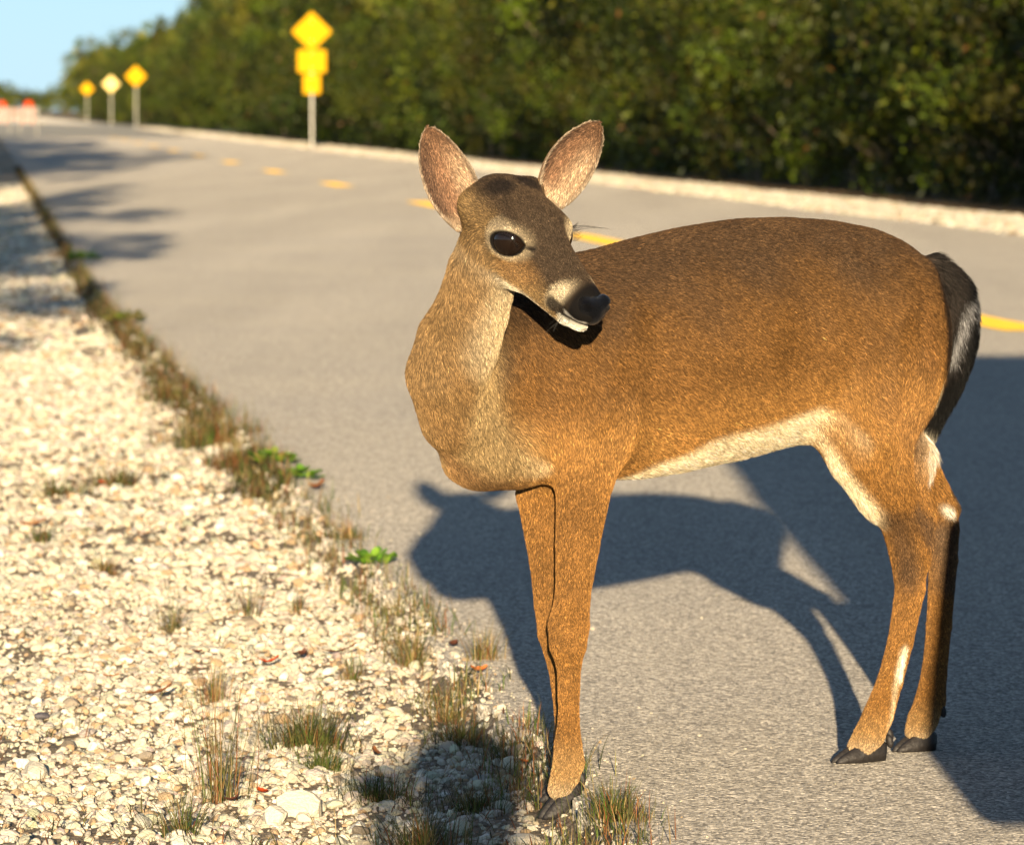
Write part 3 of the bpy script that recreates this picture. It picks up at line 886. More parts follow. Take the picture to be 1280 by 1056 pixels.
    hc = mixc(hc, c3(.68, .60, .44), smooth(-.030, -.042, u + .10 * np.clip(f, 0, 1)) )                               # underside of jaw
    hc = mixc(hc, c3(.62, .52, .36), .92 * smooth(.022, .009, np.sqrt((f - .121 - .25 * (u + .01)) ** 2 * 1.6 + (u + .012) ** 2 * .45)) * (al > .006))   # pale band
    for sg_ in (-1, 1):
        de = np.linalg.norm(V - (EYE_C[sg_] + EYE_N[sg_] * .018), axis=1)
        ee = eye_e(V, sg_) + .06 * n3
        hc = mixc(hc, c3(.56, .46, .31), .80 * smooth(2.15, 1.25, ee + .35 * n3) * smooth(.060, .050, de))
        t1_, t2_, nr_ = EYE_AX[sg_]
        hc = mixc(hc, c3(.62, .52, .36), .8 * smooth(.0075, .003, seg_d(V, EYE_C[sg_] + nr_ * .022 + t2_ * .0215 - t1_ * .010, EYE_C[sg_] + nr_ * .022 + t2_ * .0205 + t1_ * .014)))
        hc = mixc(hc, c3(.62, .52, .36), .8 * smooth(.0085, .003, seg_d(V, EYE_C[sg_] + nr_ * .022 - t2_ * .0225 - t1_ * .010, EYE_C[sg_] + nr_ * .022 - t2_ * .0205 + t1_ * .012)))
        hc = mixc(hc, c3(.012, .009, .008), .95 * smooth(.0055, .002, seg_d(V, EYE_C[sg_] + nr_ * .018 + t1_ * .022, EYE_C[sg_] + nr_ * .012 + t1_ * .036 - t2_ * .004)))
        hc = mixc(hc, c3(.010, .008, .007), smooth(1.20, 1.06, ee) * (de < .05))
    hc = mixc(hc, c3(.009, .007, .006), .97 * smooth(.134, .142, f + .10 * (u + .01) - .12 * (al)) * smooth(-.033, -.029, u + .002 * n3))   # dark muzzle
    dm = np.minimum(seg_d(V, H(.116, .0265, -.0285), H(.136, .0245, -.028)), seg_d(V, H(.116, -.0265, -.0285), H(.136, -.0245, -.028)))
    hc = mixc(hc, c3(.014, .010, .008), .9 * smooth(.012, .006, dm + .0015 * n3))
    hc = mixc(hc, c3(.78, .74, .62), smooth(-.031, -.035, u) * smooth(.126, .134, f))                                  # white chin
    hc = mixc(hc, c3(.78, .74, .66), .9 * smooth(.0055, .003, np.minimum(seg_d(V, H(.160, -.012, -.0245), H(.138, -.023, -.0255)), seg_d(V, H(.160, .012, -.0245), H(.138, .023, -.0255)))))
    C = mixc(C, hc, np.clip(wh * 1.05, 0, 1))
    C = C * (.68 + .32 * smooth(.3, .6, C.mean(1)))[:, None]
    C *= (1 + .15 * n3)[:, None]
    return np.clip(C, .004, .9)

W_, D_ = weights(BV)
BC = colour(BV, W_, D_)
flows = np.array([(p.flow / np.linalg.norm(p.flow)) for p in PRIMS_ALL])
BFL = (W_ @ flows) / W_.sum(1)[:, None]
BHL = (W_ @ np.array([p.hl for p in PRIMS_ALL])) / W_.sum(1)
# no hair inside the eyelids, on the nose pad or in the mouth cleft
for sg_ in (-1, 1):
    de = np.linalg.norm(BV - (EYE_C[sg_] + EYE_N[sg_] * .018), axis=1); BHL *= 1 - smooth(1.22, 1.06, eye_e(BV, sg_)) * (de < .04)
q_ = (BV - HC) @ HA.T
BHL *= 1 - .6 * smooth(.142, .156, q_[:, 0]) * (q_[:, 2] > -.030) * (np.linalg.norm(BV - HC, axis=1) < .25)
belly = np.clip((BC[:, 0] - .55) / .2, 0, 1) * (BV[:, 2] < .62); BHL = BHL * (1 + 1.2 * belly)

# ears appended
Vs, Fs, Cs, FLs, HLs = [BV], [BF], [BC], [BFL], [BHL]
off = len(BV)
for (V, F, uu, vv, lay, ax_, fc, sd_) in EARS:
    n = len(V)
    st_ = np.sin(vv * 34 + uu * 9) * .5 + .5
    inner = np.tile(c3(.23, .130, .078), (n, 1))
    inner = mixc(inner, c3(.50, .385, .26), .75 * smooth(.0, .6, vv) * smooth(.95, .4, uu) * (.4 + .6 * st_))
    inner = mixc(inner, c3(.085, .050, .034), .92 * smooth(.10, -.5, vv + .15 * st_))
    inner = mixc(inner, c3(.50, .38, .26), .7 * smooth(.22, .0, uu))
    inner = mixc(inner, c3(.12, .068, .040), .85 * smooth(.62, .95, uu))
    inner = mixc(inner, c3(.035, .025, .020), .9 * smooth(.84, .96, np.abs(vv)))
    inner[np.abs(vv) > .985] = c3(.30, .24, .18)
    outer = np.tile(c3(.13, .085, .055), (n, 1)); outer = mixc(outer, c3(.30, .2, .11), .7 * smooth(.3, .0, uu))
    Cc = np.where(lay[:, None] == 0, inner, outer)
    fl = np.tile(ax_, (n, 1)) + np.where(lay == 0, -.5 * vv, 0)[:, None] * sd_
    hl = np.where(lay == 0, .0085 * (1 - .3 * uu), .004)
    Vs.append(V); Fs.append(F + off); Cs.append(Cc); FLs.append(fl); HLs.append(hl); off += n
V = np.concatenate(Vs); F = np.concatenate(Fs); C = np.concatenate(Cs); FLW = np.concatenate(FLs); HLN = np.concatenate(HLs)

DEER0 = np.array([*(N(900, 900, 0)[:2]), 0.0]); DEER0[1] = 6.38
deer = empty('deer', tuple(DEER0))
tag(deer, 'young brown deer standing at the road edge, its head turned back with both ears raised', 'deer')
M_HIDE = attr_mat('hide', rough=.8, spec=.15, bump=.5, scale=900)
body_me = np_mesh('body', V - DEER0, F, True); set_col(body_me, C * .55)
body = link('body', body_me, M_HIDE, deer)

# ---- fur: one hair-curves object lying along the coat
def face_stats():
    P = V[F]; n1 = np.cross(P[:, 2] - P[:, 0], P[:, 3] - P[:, 1]); a = np.linalg.norm(n1, axis=1) / 2
    return P, n1 / (2 * a[:, None] + 1e-12), a
FP, FN, FA = face_stats()
VN = np.zeros_like(V)
for k in range(4): np.add.at(VN, F[:, k], FN)
VN /= np.linalg.norm(VN, axis=1, keepdims=True) + 1e-9
def make_fur(name, count, len_mul, rad, seed, mask=None, colmul=(.55, 1.75), lift=.30):
    rg = np.random.default_rng(seed)
    hl = HLN[F].mean(1)
    camdir = FP.mean(1) - np.array([0, 0, CAMH]); camdir /= np.linalg.norm(camdir, axis=1, keepdims=True)
    facing = (FN * camdir).sum(1)
    wgt = FA * (hl > .0008) * (1 + .9 * (hl < .0062)) * np.where(facing < .35, 1.0, .30)     # the side nobody sees is kept thinner
    if mask is not None: wgt = wgt * mask(F)
    idx = rg.choice(len(F), count, p=wgt / wgt.sum())
    a, b = rg.random(count), rg.random(count)
    w4 = np.stack([(1 - a) * (1 - b), a * (1 - b), a * b, (1 - a) * b], 1)[..., None]
    def ip(arr): return (arr[F[idx]] * w4).sum(1)
    P = ip(V); Nn = ip(VN); Nn /= np.linalg.norm(Nn, axis=1, keepdims=True)
    fl = ip(FLW); fl = fl - Nn * (fl * Nn).sum(1)[:, None]; fl /= np.linalg.norm(fl, axis=1, keepdims=True) + 1e-6
    side = np.cross(Nn, fl)
    L = (ip(HLN[:, None])[:, 0] * len_mul) * rg.uniform(.65, 1.25, count)
    sw = rg.normal(0, .22, count)[:, None]; lf = (lift * rg.uniform(.6, 1.6, count))[:, None]
    # clumps: neighbours lean together
    def hsh(cell, k):
        g = np.floor((P + rg.normal(0, cell * .12, P.shape)) / cell).astype(np.int64)
        h = (g[:, 0] * 73856093) ^ (g[:, 1] * 19349663) ^ (g[:, 2] * 83492791) ^ (k * 2654435761)
        h = (h ^ (h >> 13)) * 1274126177; return ((h & 0xffff) / 32768.0) - 1
    cl = np.stack([hsh(.0045, 1), hsh(.006, 2), .6 * hsh(.0032, 3) + .4 * hsh(.011, 4)], 1)
    sw = sw + .20 * cl[:, :1]; lf = lf + .07 * cl[:, 1:2]
    d = fl + side * sw + Nn * lf; d /= np.linalg.norm(d, axis=1, keepdims=True)
    t = np.array([0, .33, .68, 1.0])
    pts = P[:, None] - Nn[:, None] * .0004 + d[:, None] * (L[:, None] * t)[..., None] - Nn[:, None] * (L[:, None] * lf * .35 * t ** 2)[..., None]
    cc = ip(C)
    bright = np.exp(rg.normal(-.05, .50, count))[:, None] * (1 + .34 * cl[:, 2:3])
    cc = np.clip(cc * bright * 1.12, .002, .92)
    hcv = bpy.data.hair_curves.new(name)
    hcv.add_curves([4] * count)
    hcv.attributes['position'].data.foreach_set('vector', (pts - DEER0).reshape(-1).astype(np.float32))
    ra = hcv.attributes.get('radius') or hcv.attributes.new('radius', 'FLOAT', 'POINT')
    rv = rad * np.array([.9, 1.0, .75, .12]); ra.data.foreach_set('value', np.tile(rv, count).astype(np.float32))
    at = hcv.attributes.new('col', 'FLOAT_COLOR', 'CURVE')
    c4 = np.ones((count, 4), np.float32); c4[:, :3] = cc; at.data.foreach_set('color', c4.ravel())
    hcv.materials.append(M_FUR)
    o = bpy.data.objects.new(name, hcv); o.parent = deer; COL.objects.link(o)
    tag(o, kind='stuff')
    return o
M_FUR, nt_, b_ = mat_new('coat_hair')
at_ = nt_.nodes.new('ShaderNodeAttribute'); at_.attribute_name = 'col'
hi_ = nt_.nodes.new('ShaderNodeHairInfo')
rp_ = nt_.nodes.new('ShaderNodeValToRGB')
for e, (p, v) in zip(rp_.color_ramp.elements, ((0, .45), (1, 1.0))): e.position = p; e.color = (v, v, v, 1)
e = rp_.color_ramp.elements.new(.45); e.color = (1.0, .98, .94, 1)
e = rp_.color_ramp.elements.new(.72); e.color = (1.15, 1.12, 1.05, 1)
rp_.color_ramp.elements[-1].color = (.55, .5, .46, 1)
nt_.links.new(hi_.outputs['Intercept'], rp_.inputs[0])
mm_ = nt_.nodes.new('ShaderNodeMix'); mm_.data_type = 'RGBA'; mm_.blend_type = 'MULTIPLY'; mm_.inputs[0].default_value = 1
nt_.links.new(at_.outputs['Color'], mm_.inputs[6]); nt_.links.new(rp_.outputs[0], mm_.inputs[7])
nt_.links.new(mm_.outputs[2], b_.inputs['Base Color'])
b_.inputs['Roughness'].default_value = .55; b_.inputs['Specular IOR Level'].default_value = .18
make_fur('fur', 680000, .85, .00017, 5)
# longer guard hairs: ear rims, tail and rump fringe, belly edge
fr = np.zeros(len(V)); 
o0 = len(BV)
for (Ve, Fe, uu, vv, lay, *_r) in EARS:
    fr[o0:o0 + len(Ve)] = ((np.abs(vv) > .9) | (uu > .93)) * 1.0; o0 += len(Ve)
fringe_v = fr.copy()
fmask = np.zeros(len(V)); fmask[:len(BV)] = 0
make_fur('ear_fringe', 6000, .7, .00016, 9, mask=lambda F_: (fringe_v[F_].mean(1) > .4) * 1.0, lift=.15)
tw = np.zeros(len(V)); tags_ = np.array([p.tag for p in PRIMS_ALL])
tw[:len(BV)] = W_[:, tags_ == 'tail'].sum(1) / W_.sum(1)
make_fur('tail_hair', 42000, 1.2, .00022, 12, mask=lambda F_: (tw[F_].mean(1) > .5) * 1.0, lift=.38)

# ---- eyes, nose, hooves, lashes, whiskers
def loc(p): return tuple(np.asarray(p) - DEER0)
def uvsphere(name, c, r, mat, ax=None, rad=(1, 1, 1), seg=40):
    V, F = [], []
    A = np.eye(3) if ax is None else ax
    V = []; nlat = seg // 2
    for i in range(nlat + 1):
        th = math.pi * i / nlat
        for j in range(seg):
            ph = 2 * math.pi * j / seg
            V.append(np.array(c) + A.T @ (np.array([math.sin(th) * math.cos(ph) * rad[0], math.sin(th) * math.sin(ph) * rad[1], math.cos(th) * rad[2]]) * r) - DEER0)
    F = []
    for i in range(nlat):
        for j in range(seg):
            F.append((i * seg + j, (i + 1) * seg + j, (i + 1) * seg + (j + 1) % seg, i * seg + (j + 1) % seg))
    return link(name, np_mesh(name, np.array(V), np.array(F), True), mat, deer)
M_EYE, nt_, b_ = mat_new('dark_wet_eye')
b_.inputs['Base Color'].default_value = (.010, .006, .004, 1); b_.inputs['Roughness'].default_value = .06
b_.inputs['Specular IOR Level'].default_value = .35
for s_ in (-1, 1):
    uvsphere('eye', EYE_C[s_] + EYE_N[s_] * -.0030, .0255, M_EYE)
M_NOSE = plain('wet_black_nose', (.005, .0045, .0045), rough=.27, bump=1.0, scale=1000, spec=.5)
npr = [ellip(H(.154, 0, -.006), HA, (.0150, .0205, .0155), .006), ellip(H(.160, 0, -.016), HA, (.009, .012, .012), .006)]
for s_ in (-1, 1): npr.append(ellip(H(.154, .0145 * s_, -.001), HA, (.0120, .0095, .0115), .005))
nsb = []
for s_ in (-1, 1):
    nsb.append(round_cone(H(.170, .0095 * s_, -.001), H(.160, .0205 * s_, .002), .0032, .0022, .003))
    nsb.append(round_cone(H(.162, .0225 * s_, .001), H(.152, .0255 * s_, -.006), .0020, .0014, .003))
nsb.append(round_cone(H(.1745, 0, -.006), H(.169, 0, -.028), .0010, .0010, .002))
nb = np.array([[p.lo, p.hi] for p in npr]); na = [np.arange(nb[:, 0].min(0)[j] - .006, nb[:, 1].max(0)[j] + .006, .0011) for j in range(3)]
nV, nF = sdf_surface(na, npr, nsb)
link('nose', np_mesh('nose', nV - DEER0, nF, True), M_NOSE, deer)

M_HOOF = plain('black_hoof', (.018, .015, .014), rough=.6, bump=.25, scale=160, var=.7, spec=.5)
def hoof(heel, toe, width, height, ground, pastern):
    """two claws; heel and toe on the ground, coronet up at the pastern"""
    fwd = toe - heel; fwd[2] = 0; Ln = np.linalg.norm(fwd); fwd /= Ln; sd_ = np.array([-fwd[1], fwd[0], 0])
    for s_ in (-1, 1):
        nr = 9; V = []; F = []
        prof_ = []
        for i in range(13):
            t = i / 12
            hh = height * (1 - t ** 1.5) ** .85 * (.62 + .38 * min(1, t / .28)) + .005
            hw = width * .25 * (math.sin(math.pi * (.18 + .80 * t)) ** .6)
            prof_.append((t, hh, hw))
        ns = 12
        for (t, hh, hw) in prof_:
            c = heel + fwd * (Ln * t) + sd_ * (s_ * (width * .245 * (1 - .45 * t)))
            for j in range(ns):
                a = 2 * math.pi * j / ns
                x = math.cos(a); z = math.sin(a)
                zz = (hh * (z if z > 0 else 0)) ** 1.0
                V.append(np.array([c[0], c[1], ground]) + sd_ * x * hw + np.array([0, 0, zz + (0.0 if z > 0 else 0)]) - fwd * (zz * .25))
        for i in range(12):
            for j in range(ns):
                F.append((i * ns + j, i * ns + (j + 1) % ns, (i + 1) * ns + (j + 1) % ns, (i + 1) * ns + j))
        mb = MB(); mb.add([v - DEER0 for v in V], F + [tuple(range(ns))[::-1], tuple(12 * ns + j for j in range(ns))])
        mb.build('hoof', M_HOOF, deer, sm=True)
def dewclaw(p, d):
    uvsphere('dewclaw', p, .0075, M_HOOF, ax=np.array([d / np.linalg.norm(d), RT, np.cross(d / np.linalg.norm(d), RT)]), rad=(1.35, .8, .7), seg=14)
zg = -.022
def gp(px, py, r, z):
    p = N(px, py, r); p[2] = z; return p
def place_hoof(px_heel, px_toe, py, r, z, w, h):
    a = N(px_heel, py, r); b = N(px_toe, py, r - .002)
    a[2] = b[2] = z; hoof(a, b, w, h, z, None)
place_hoof(719, 676, 1000, -.053, -.036, .043, .050)
place_hoof(714, 672, 985, .034, -.028, .036, .034)
place_hoof(1097, 1043, 952, -.042, .001, .044, .031)
place_hoof(1160, 1119, 935, .006, .001, .042, .030)
dd = np.array([.2, 0, -1.0])
for (a, b, r) in ((727, 972, -.062), (724, 966, -.03), (718, 955, .03), (1112, 926, -.052), (1112, 918, -.03), (1178, 888, -.004), (1176, 880, .02)):
    dewclaw(N(a, b, r), dd)
M_LASH = plain('dark_lash', (.01, .008, .006), rough=.5)
lm = MB()
for s_ in (-1, 1):
    c, nrm = EYE_C[s_], EYE_N[s_]
    t1 = HF - nrm * (HF @ nrm); t1 /= np.linalg.norm(t1); t2 = np.cross(nrm, t1); t2 *= np.sign(t2 @ HU)
    for k in range(16):
        a = math.radians(35 + 110 * k / 15)
        dr = t1 * math.cos(a) * 1.25 + t2 * math.sin(a) * .8
        p0 = c + nrm * .0205 + dr * .0135; ln = R.uniform(.006, .013)
        o = (nrm * .8 + t2 * .45 + t1 * math.cos(a) * .5) 
        p1 = p0 + o * ln * .6; p2 = p0 + o * ln + t2 * ln * .25
        lm.tube([loc(p0), loc(p1), loc(p2)], [.00035, .00028, .0001], n=4)
    for k in range(4):     # long brow whiskers
        p0 = c + nrm * .018 + t2 * .017 + t1 * R.uniform(-.006, .008); o = nrm * 1.0 + t2 * .25 + HF * R.uniform(-.1, .3); ln = R.uniform(.025, .045) 
        lm.tube([loc(p0), loc(p0 + o * ln * .5 + t2 * .002), loc(p0 + o * ln - t2 * .001)], [.00022, .0002, .0001], n=4)
lm.build('eyelash', M_LASH, deer)
wm = MB()
for s_ in (-1, 1):
    for k in range(14):
        p0 = H(R.uniform(.115, .150), s_ * R.uniform(.016, .024), R.uniform(-.040, -.014)); o = HA.T @ np.array([R.uniform(-.2, .5), s_ * R.uniform(.5, 1.1), R.uniform(-.8, .1)]); ln = R.uniform(.015, .035)
        wm.tube([loc(p0), loc(p0 + o * ln * .5), loc(p0 + o * ln - np.array([0, 0, .003]))], [.00016, .00014, .00006], n=3)
wm.build('whisker', M_LASH, deer)
# ------------------------------------------------------------------ trees and shrubs
def leaf_cloud(n, shape, size, seed, base_cols, shell=.5):
    """n leaf quads spread in clumps through a crown; shape(rg, m) -> points"""
    rg = np.random.default_rng(seed)
    ncl = max(12, n // 120)
    cen, nrm = shape(rg, ncl)
    idx = rg.integers(0, ncl, n)
    spread = rg.uniform(.10, .26, ncl)[idx][:, None]
    P = cen[idx] + rg.normal(0, 1, (n, 3)) * spread
    P[:, 2] = np.maximum(P[:, 2], .02)
    d = nrm[idx] * .7 + rg.normal(0, .8, (n, 3)); d /= np.linalg.norm(d, axis=1, keepdims=True)
    t = np.cross(d, rg.normal(0, 1, (n, 3))); t /= np.linalg.norm(t, axis=1, keepdims=True); b = np.cross(d, t)
    s = size * rg.uniform(.6, 1.4, n)[:, None]
    V = np.stack([P - t * s, P + b * s * .45 - t * s * .05, P + t * s, P - b * s * .45 - t * s * .05], 1).reshape(-1, 3)
    F = np.arange(4 * n).reshape(n, 4)
    base = np.array(base_cols)
    cc = base[rg.integers(0, len(base), ncl)][idx] * rg.uniform(.7, 1.3, n)[:, None] * rg.choice([.5, .8, 1.1, 1.7], ncl)[idx][:, None]
    old = rg.random(n); cc[old < .015] = np.array([.13, .06, .015])
    me = np_mesh('crown', V, F); set_col(me, np.repeat(cc, 4, axis=0))
    return me
M_LEAF = attr_mat('leaf', rough=.55, translucent=.25, spec=.25)
M_BARK = plain('bark', (.17, .13, .09), rough=.9, bump=.8, scale=18, var=.35)
G1 = [(.045, .066, .004), (.060, .088, .005), (.10, .12, .007), (.024, .040, .004), (.075, .072, .007)]
G2 = [(.045, .07, .010), (.06, .085, .010), (.10, .12, .014), (.15, .15, .02)]
def crown_shape(rx, rz, z0, lump=.3):
    def f(rg, m):
        d = rg.normal(0, 1, (m, 3)); d /= np.linalg.norm(d, axis=1, keepdims=True)
        k = (rg.random(m) ** .45)
        lum = 1 + lump * (np.sin(d[:, 0] * 4 + rx * 7) * np.sin(d[:, 2] * 5 + rz * 3) + .6 * np.sin(d[:, 1] * 7 + rz))
        P = d * np.array([rx, rx, rz]) * (k * lum)[:, None]; P[:, 2] += z0 + rz
        return P, d
    return f
def trunk_mesh(h, r, spread, seed, nb=6):
    rr = random.Random(seed); mb = MB()
    for s in range(rr.choice((1, 2, 3))):
        pts = []; x = y = 0; dx, dy = rr.uniform(-.25, .25), rr.uniform(-.25, .25)
        for i in range(7):
            t = i / 6; pts.append((x + dx * t * h * .4 + rr.uniform(-.03, .03), y + dy * t * h * .4 + rr.uniform(-.03, .03), -.1 + h * t))
        rad = [r * (1 - .75 * i / 6) for i in range(7)]
        mb.tube(pts, rad, n=7)
        for k in range(nb):
            i = rr.randrange(2, 6); p = Vector(pts[i]); a = rr.uniform(0, 6.28)
            e = p + Vector((math.cos(a) * spread, math.sin(a) * spread, h * rr.uniform(.12, .3)))
            m_ = (p + e) / 2 + Vector((0, 0, -.1))
            mb.tube([p, m_, e], [rad[i] * .6, rad[i] * .4, rad[i] * .15], n=5)
    me = bpy.data.meshes.new('trunk'); me.from_pydata(mb.V, [], mb.F); me.update(); me.materials.append(M_BARK)
    return me
G0 = [tuple(v * .72 for v in g) for g in G1]  # dimmed greens for the shrubs: shade on the hedge put into leaf colour
SHRUB = [(leaf_cloud(6500, crown_shape(1.15, 1.55, .0), .042, 20 + k, G0), trunk_mesh(1.6, .035, .7, 40 + k, 8)) for k in range(5)]
TREE = [(leaf_cloud(9000, crown_shape(1.9, 2.9, 1.1), .085, 60 + k, G1 if k % 2 else G2), trunk_mesh(4.6, .09, 1.3, 80 + k, 8)) for k in range(5)]
for me, _ in SHRUB + TREE: me.materials.append(M_LEAF)
def plant(name, proto, x, y, s, sz, label, cat, group, z=-.05):
    r = empty(name, (x, y, z), R.uniform(0, 6.28)); r.scale = (s, s, sz)
    tag(r, label, cat, group)
    link('crown', proto[0], None, r); link('trunk', proto[1], None, r)
    return r
GH = 'shrubs and trees of the hedge on the far side of the road'
# front row of shrubs down to the ground
y = 33.0
while y < 120:
    q = Q_HEDGE + .95 + R.uniform(-.15, .35)
    plant('hedge_shrub', R.choice(SHRUB), q + RDX * y, y, R.uniform(.85, 1.15), R.uniform(.85, 1.25),
          'dense green shrub of the hedge across the road, leafy down to the ground', 'shrub', GH)
    y += R.uniform(1.1, 1.7) * (1 + (y - 33) / 90)
y = 34.0
while y < 150:
    q = Q_HEDGE + 2.6 + R.uniform(-.3, .4)
    plant('hedge_shrub', R.choice(SHRUB), q + RDX * y, y, R.uniform(1.1, 1.5), R.uniform(1.2, 1.7),
          'taller shrub in the second row of the hedge across the road', 'shrub', GH)
    y += R.uniform(1.6, 2.4) * (1 + (y - 33) / 90)
y = 36.0
while y < 520:
    for row in range(2):
        q = Q_HEDGE + 2.2 + row * 3.0 + R.uniform(-.5, .7) + .004 * max(0, y - 150)
        s = R.uniform(.75, 1.05)
        hmax = 1.15 if y < 260 else .95
        plant('hedge_tree', R.choice(TREE), q + RDX * y, y + R.uniform(-1, 1), s, s * R.uniform(.9, 1.2) * hmax,
              'tall broad-leaved tree rising in the hedge across the road', 'tree', GH)
    y += R.uniform(2.2, 3.4) * (1 + (y - 36) / 110)
# the hedge goes on towards the viewer, right of the picture, and keeps the sun off its own flank
y = -14.0
while y < 35:
    q = Q_HEDGE + 1.35 + R.uniform(-.2, .3)
    plant('hedge_tree', R.choice(TREE), q + 1.0 + RDX * y, y, R.uniform(.62, .78), R.uniform(.75, 1.0), 'broad-leaved tree of the hedge nearest to the viewer, right of the picture', 'tree', GH)
    y += R.uniform(1.9, 2.6)
# low shrubs that close the foot of the far part of the hedge
y = 120.0
while y < 420:
    q = Q_HEDGE + 1.0 + R.uniform(-.2, .5)
    plant('hedge_shrub', R.choice(SHRUB), q + RDX * y, y, R.uniform(1.2, 1.7), R.uniform(1.0, 1.7),
          'low shrub at the foot of the distant end of the hedge', 'shrub', GH)
    y += R.uniform(2.6, 4.2) * (1 + (y - 120) / 200)
# far treeline that closes the road's end, with the notch of sky left of it
for (px, topy, Y) in [(-40, 92, 520), (-22, 95, 500), (-6, 97, 510), (8, 104, 505), (20, 113, 515), (31, 122, 520), (44, 130, 600), (56, 124, 600), (66, 116, 590), (78, 108, 570),
                      (90, 96, 520), (100, 84, 500), (62, 128, 520), (84, 120, 470), (40, 133, 640), (50, 131, 640), (-14, 112, 470), (12, 122, 480), (108, 62, 450), (120, 50, 430)]:
    x = (px - 640) / FPX * Y; h = CAMH + (138 - topy) / FPX * Y
    s = max(.5, h / 6.6)
    plant('far_tree', R.choice(TREE), x, Y, s * 1.0, s, 'small hazy tree of the line closing the far end of the road', 'tree', 'trees at the far end of the road')
# trees on the near shoulder, just left of the picture, whose shade lies across the far road
GL = 'trees on the near shoulder left of the picture'
for (x, y, s, sz) in [(-3.7, 15.5, .60, .9), (-6.9, 43, .9, 1.35), (-8.8, 52, 1.0, 1.45), (-10.8, 66, 1.1, 1.6), (-12.8, 78, 1.0, 1.5), (-2.75, 9.2, .5, .62), (-15, 92, 1.2, 1.6)]:
    plant('shoulder_tree', R.choice(TREE), x, y, s, sz, 'leafy tree on the near gravel shoulder whose shade falls on the road', 'tree', GL)

# ------------------------------------------------------------------ grass and weeds on the gravel
M_GRASS = attr_mat('grass_blade', rough=.6, translucent=.3, spec=.3)
def blades(P0, L, lean, azi, w, cols):
    """curved tapering blades, 3 segments each"""
    n = len(P0); m = 5; t = np.linspace(0, 1, m + 1)
    azt = azi[:, None] + (rng.normal(0, .35, n))[:, None] * t
    ang = lean[:, None] * (.55 + 1.0 * t)                     # blades start steep and arch over
    st = (L / m)[:, None]
    dx = np.sin(ang) * np.cos(azt) * st; dy = np.sin(ang) * np.sin(azt) * st; dz = np.cos(ang) * st
    cum = lambda q: np.concatenate([np.zeros((n, 1)), np.cumsum(q[:, :-1], 1)], 1)
    C_ = P0[:, None] + np.stack([cum(dx), cum(dy), cum(dz)], -1)
    s_ = np.stack([-np.sin(azi), np.cos(azi), np.zeros(n)], 1)
    wd = w[:, None] * np.array([.8, 1, .95, .75, .45, .05])
    V = np.stack([C_ - s_[:, None] * wd[..., None], C_ + s_[:, None] * wd[..., None]], 2)
    V = V.reshape(-1, 3); b = (np.arange(n) * 12)[:, None]
    F = np.concatenate([b + np.array([[2 * k, 2 * k + 1, 2 * k + 3, 2 * k + 2]]) for k in range(m)])
    return V, F, np.repeat(cols, 12, axis=0)
GREEN = np.array([.10, .15, .025]); OLIVE = np.array([.17, .16, .05]); STRAW = np.array([.42, .30, .13]); RUST = np.array([.26, .10, .035]); DARK = np.array([.05, .06, .02])
def tuft(px, py, n, h, rad, mix_, label, name='grass_tuft', cat='grass tuft', lean=.95, group=None, flat=.55):
    g = gpt(px, py, -.045); x0, y0 = g[0], g[1]
    z0 = float(gz(np.array([x0]), np.array([y0]))[0]) if x0 < edge_x(y0) else 0.0
    n = int(n * 1.15)
    a = rng.uniform(0, 6.28, n); rr_ = rad * .75 * np.abs(rng.normal(0, .62, n))
    P0 = np.stack([rr_ * np.cos(a), rr_ * np.sin(a), np.full(n, -.004)], 1)
    az = a + rng.normal(0, .9, n); L = h * (.35 + 1.1 * rng.random(n) ** 1.3); le = (.15 + lean * .9 * rng.random(n) ** .8 + .15 * rng.normal(0, 1, n)).clip(.03, 1.7)
    pal = np.array([GREEN, OLIVE, STRAW, RUST, DARK]); c = pal[rng.choice(5, n, p=np.array(mix_) / sum(mix_))] * rng.uniform(.5, 1.2, (n, 1))
    V, F, cc = blades(P0, L, le, az, rng.uniform(.0003, .0007, n) * (1 + .35 * max(0, y0 - 8)), c)
    me = np_mesh('blades', V, F, True); set_col(me, cc)
    o = link(name, me, M_GRASS, None, (x0, y0, z0)); tag(o, label, cat, group)
    return o
M_WEED = attr_mat('weed_leaf', rough=.45, translucent=.3, spec=.4)
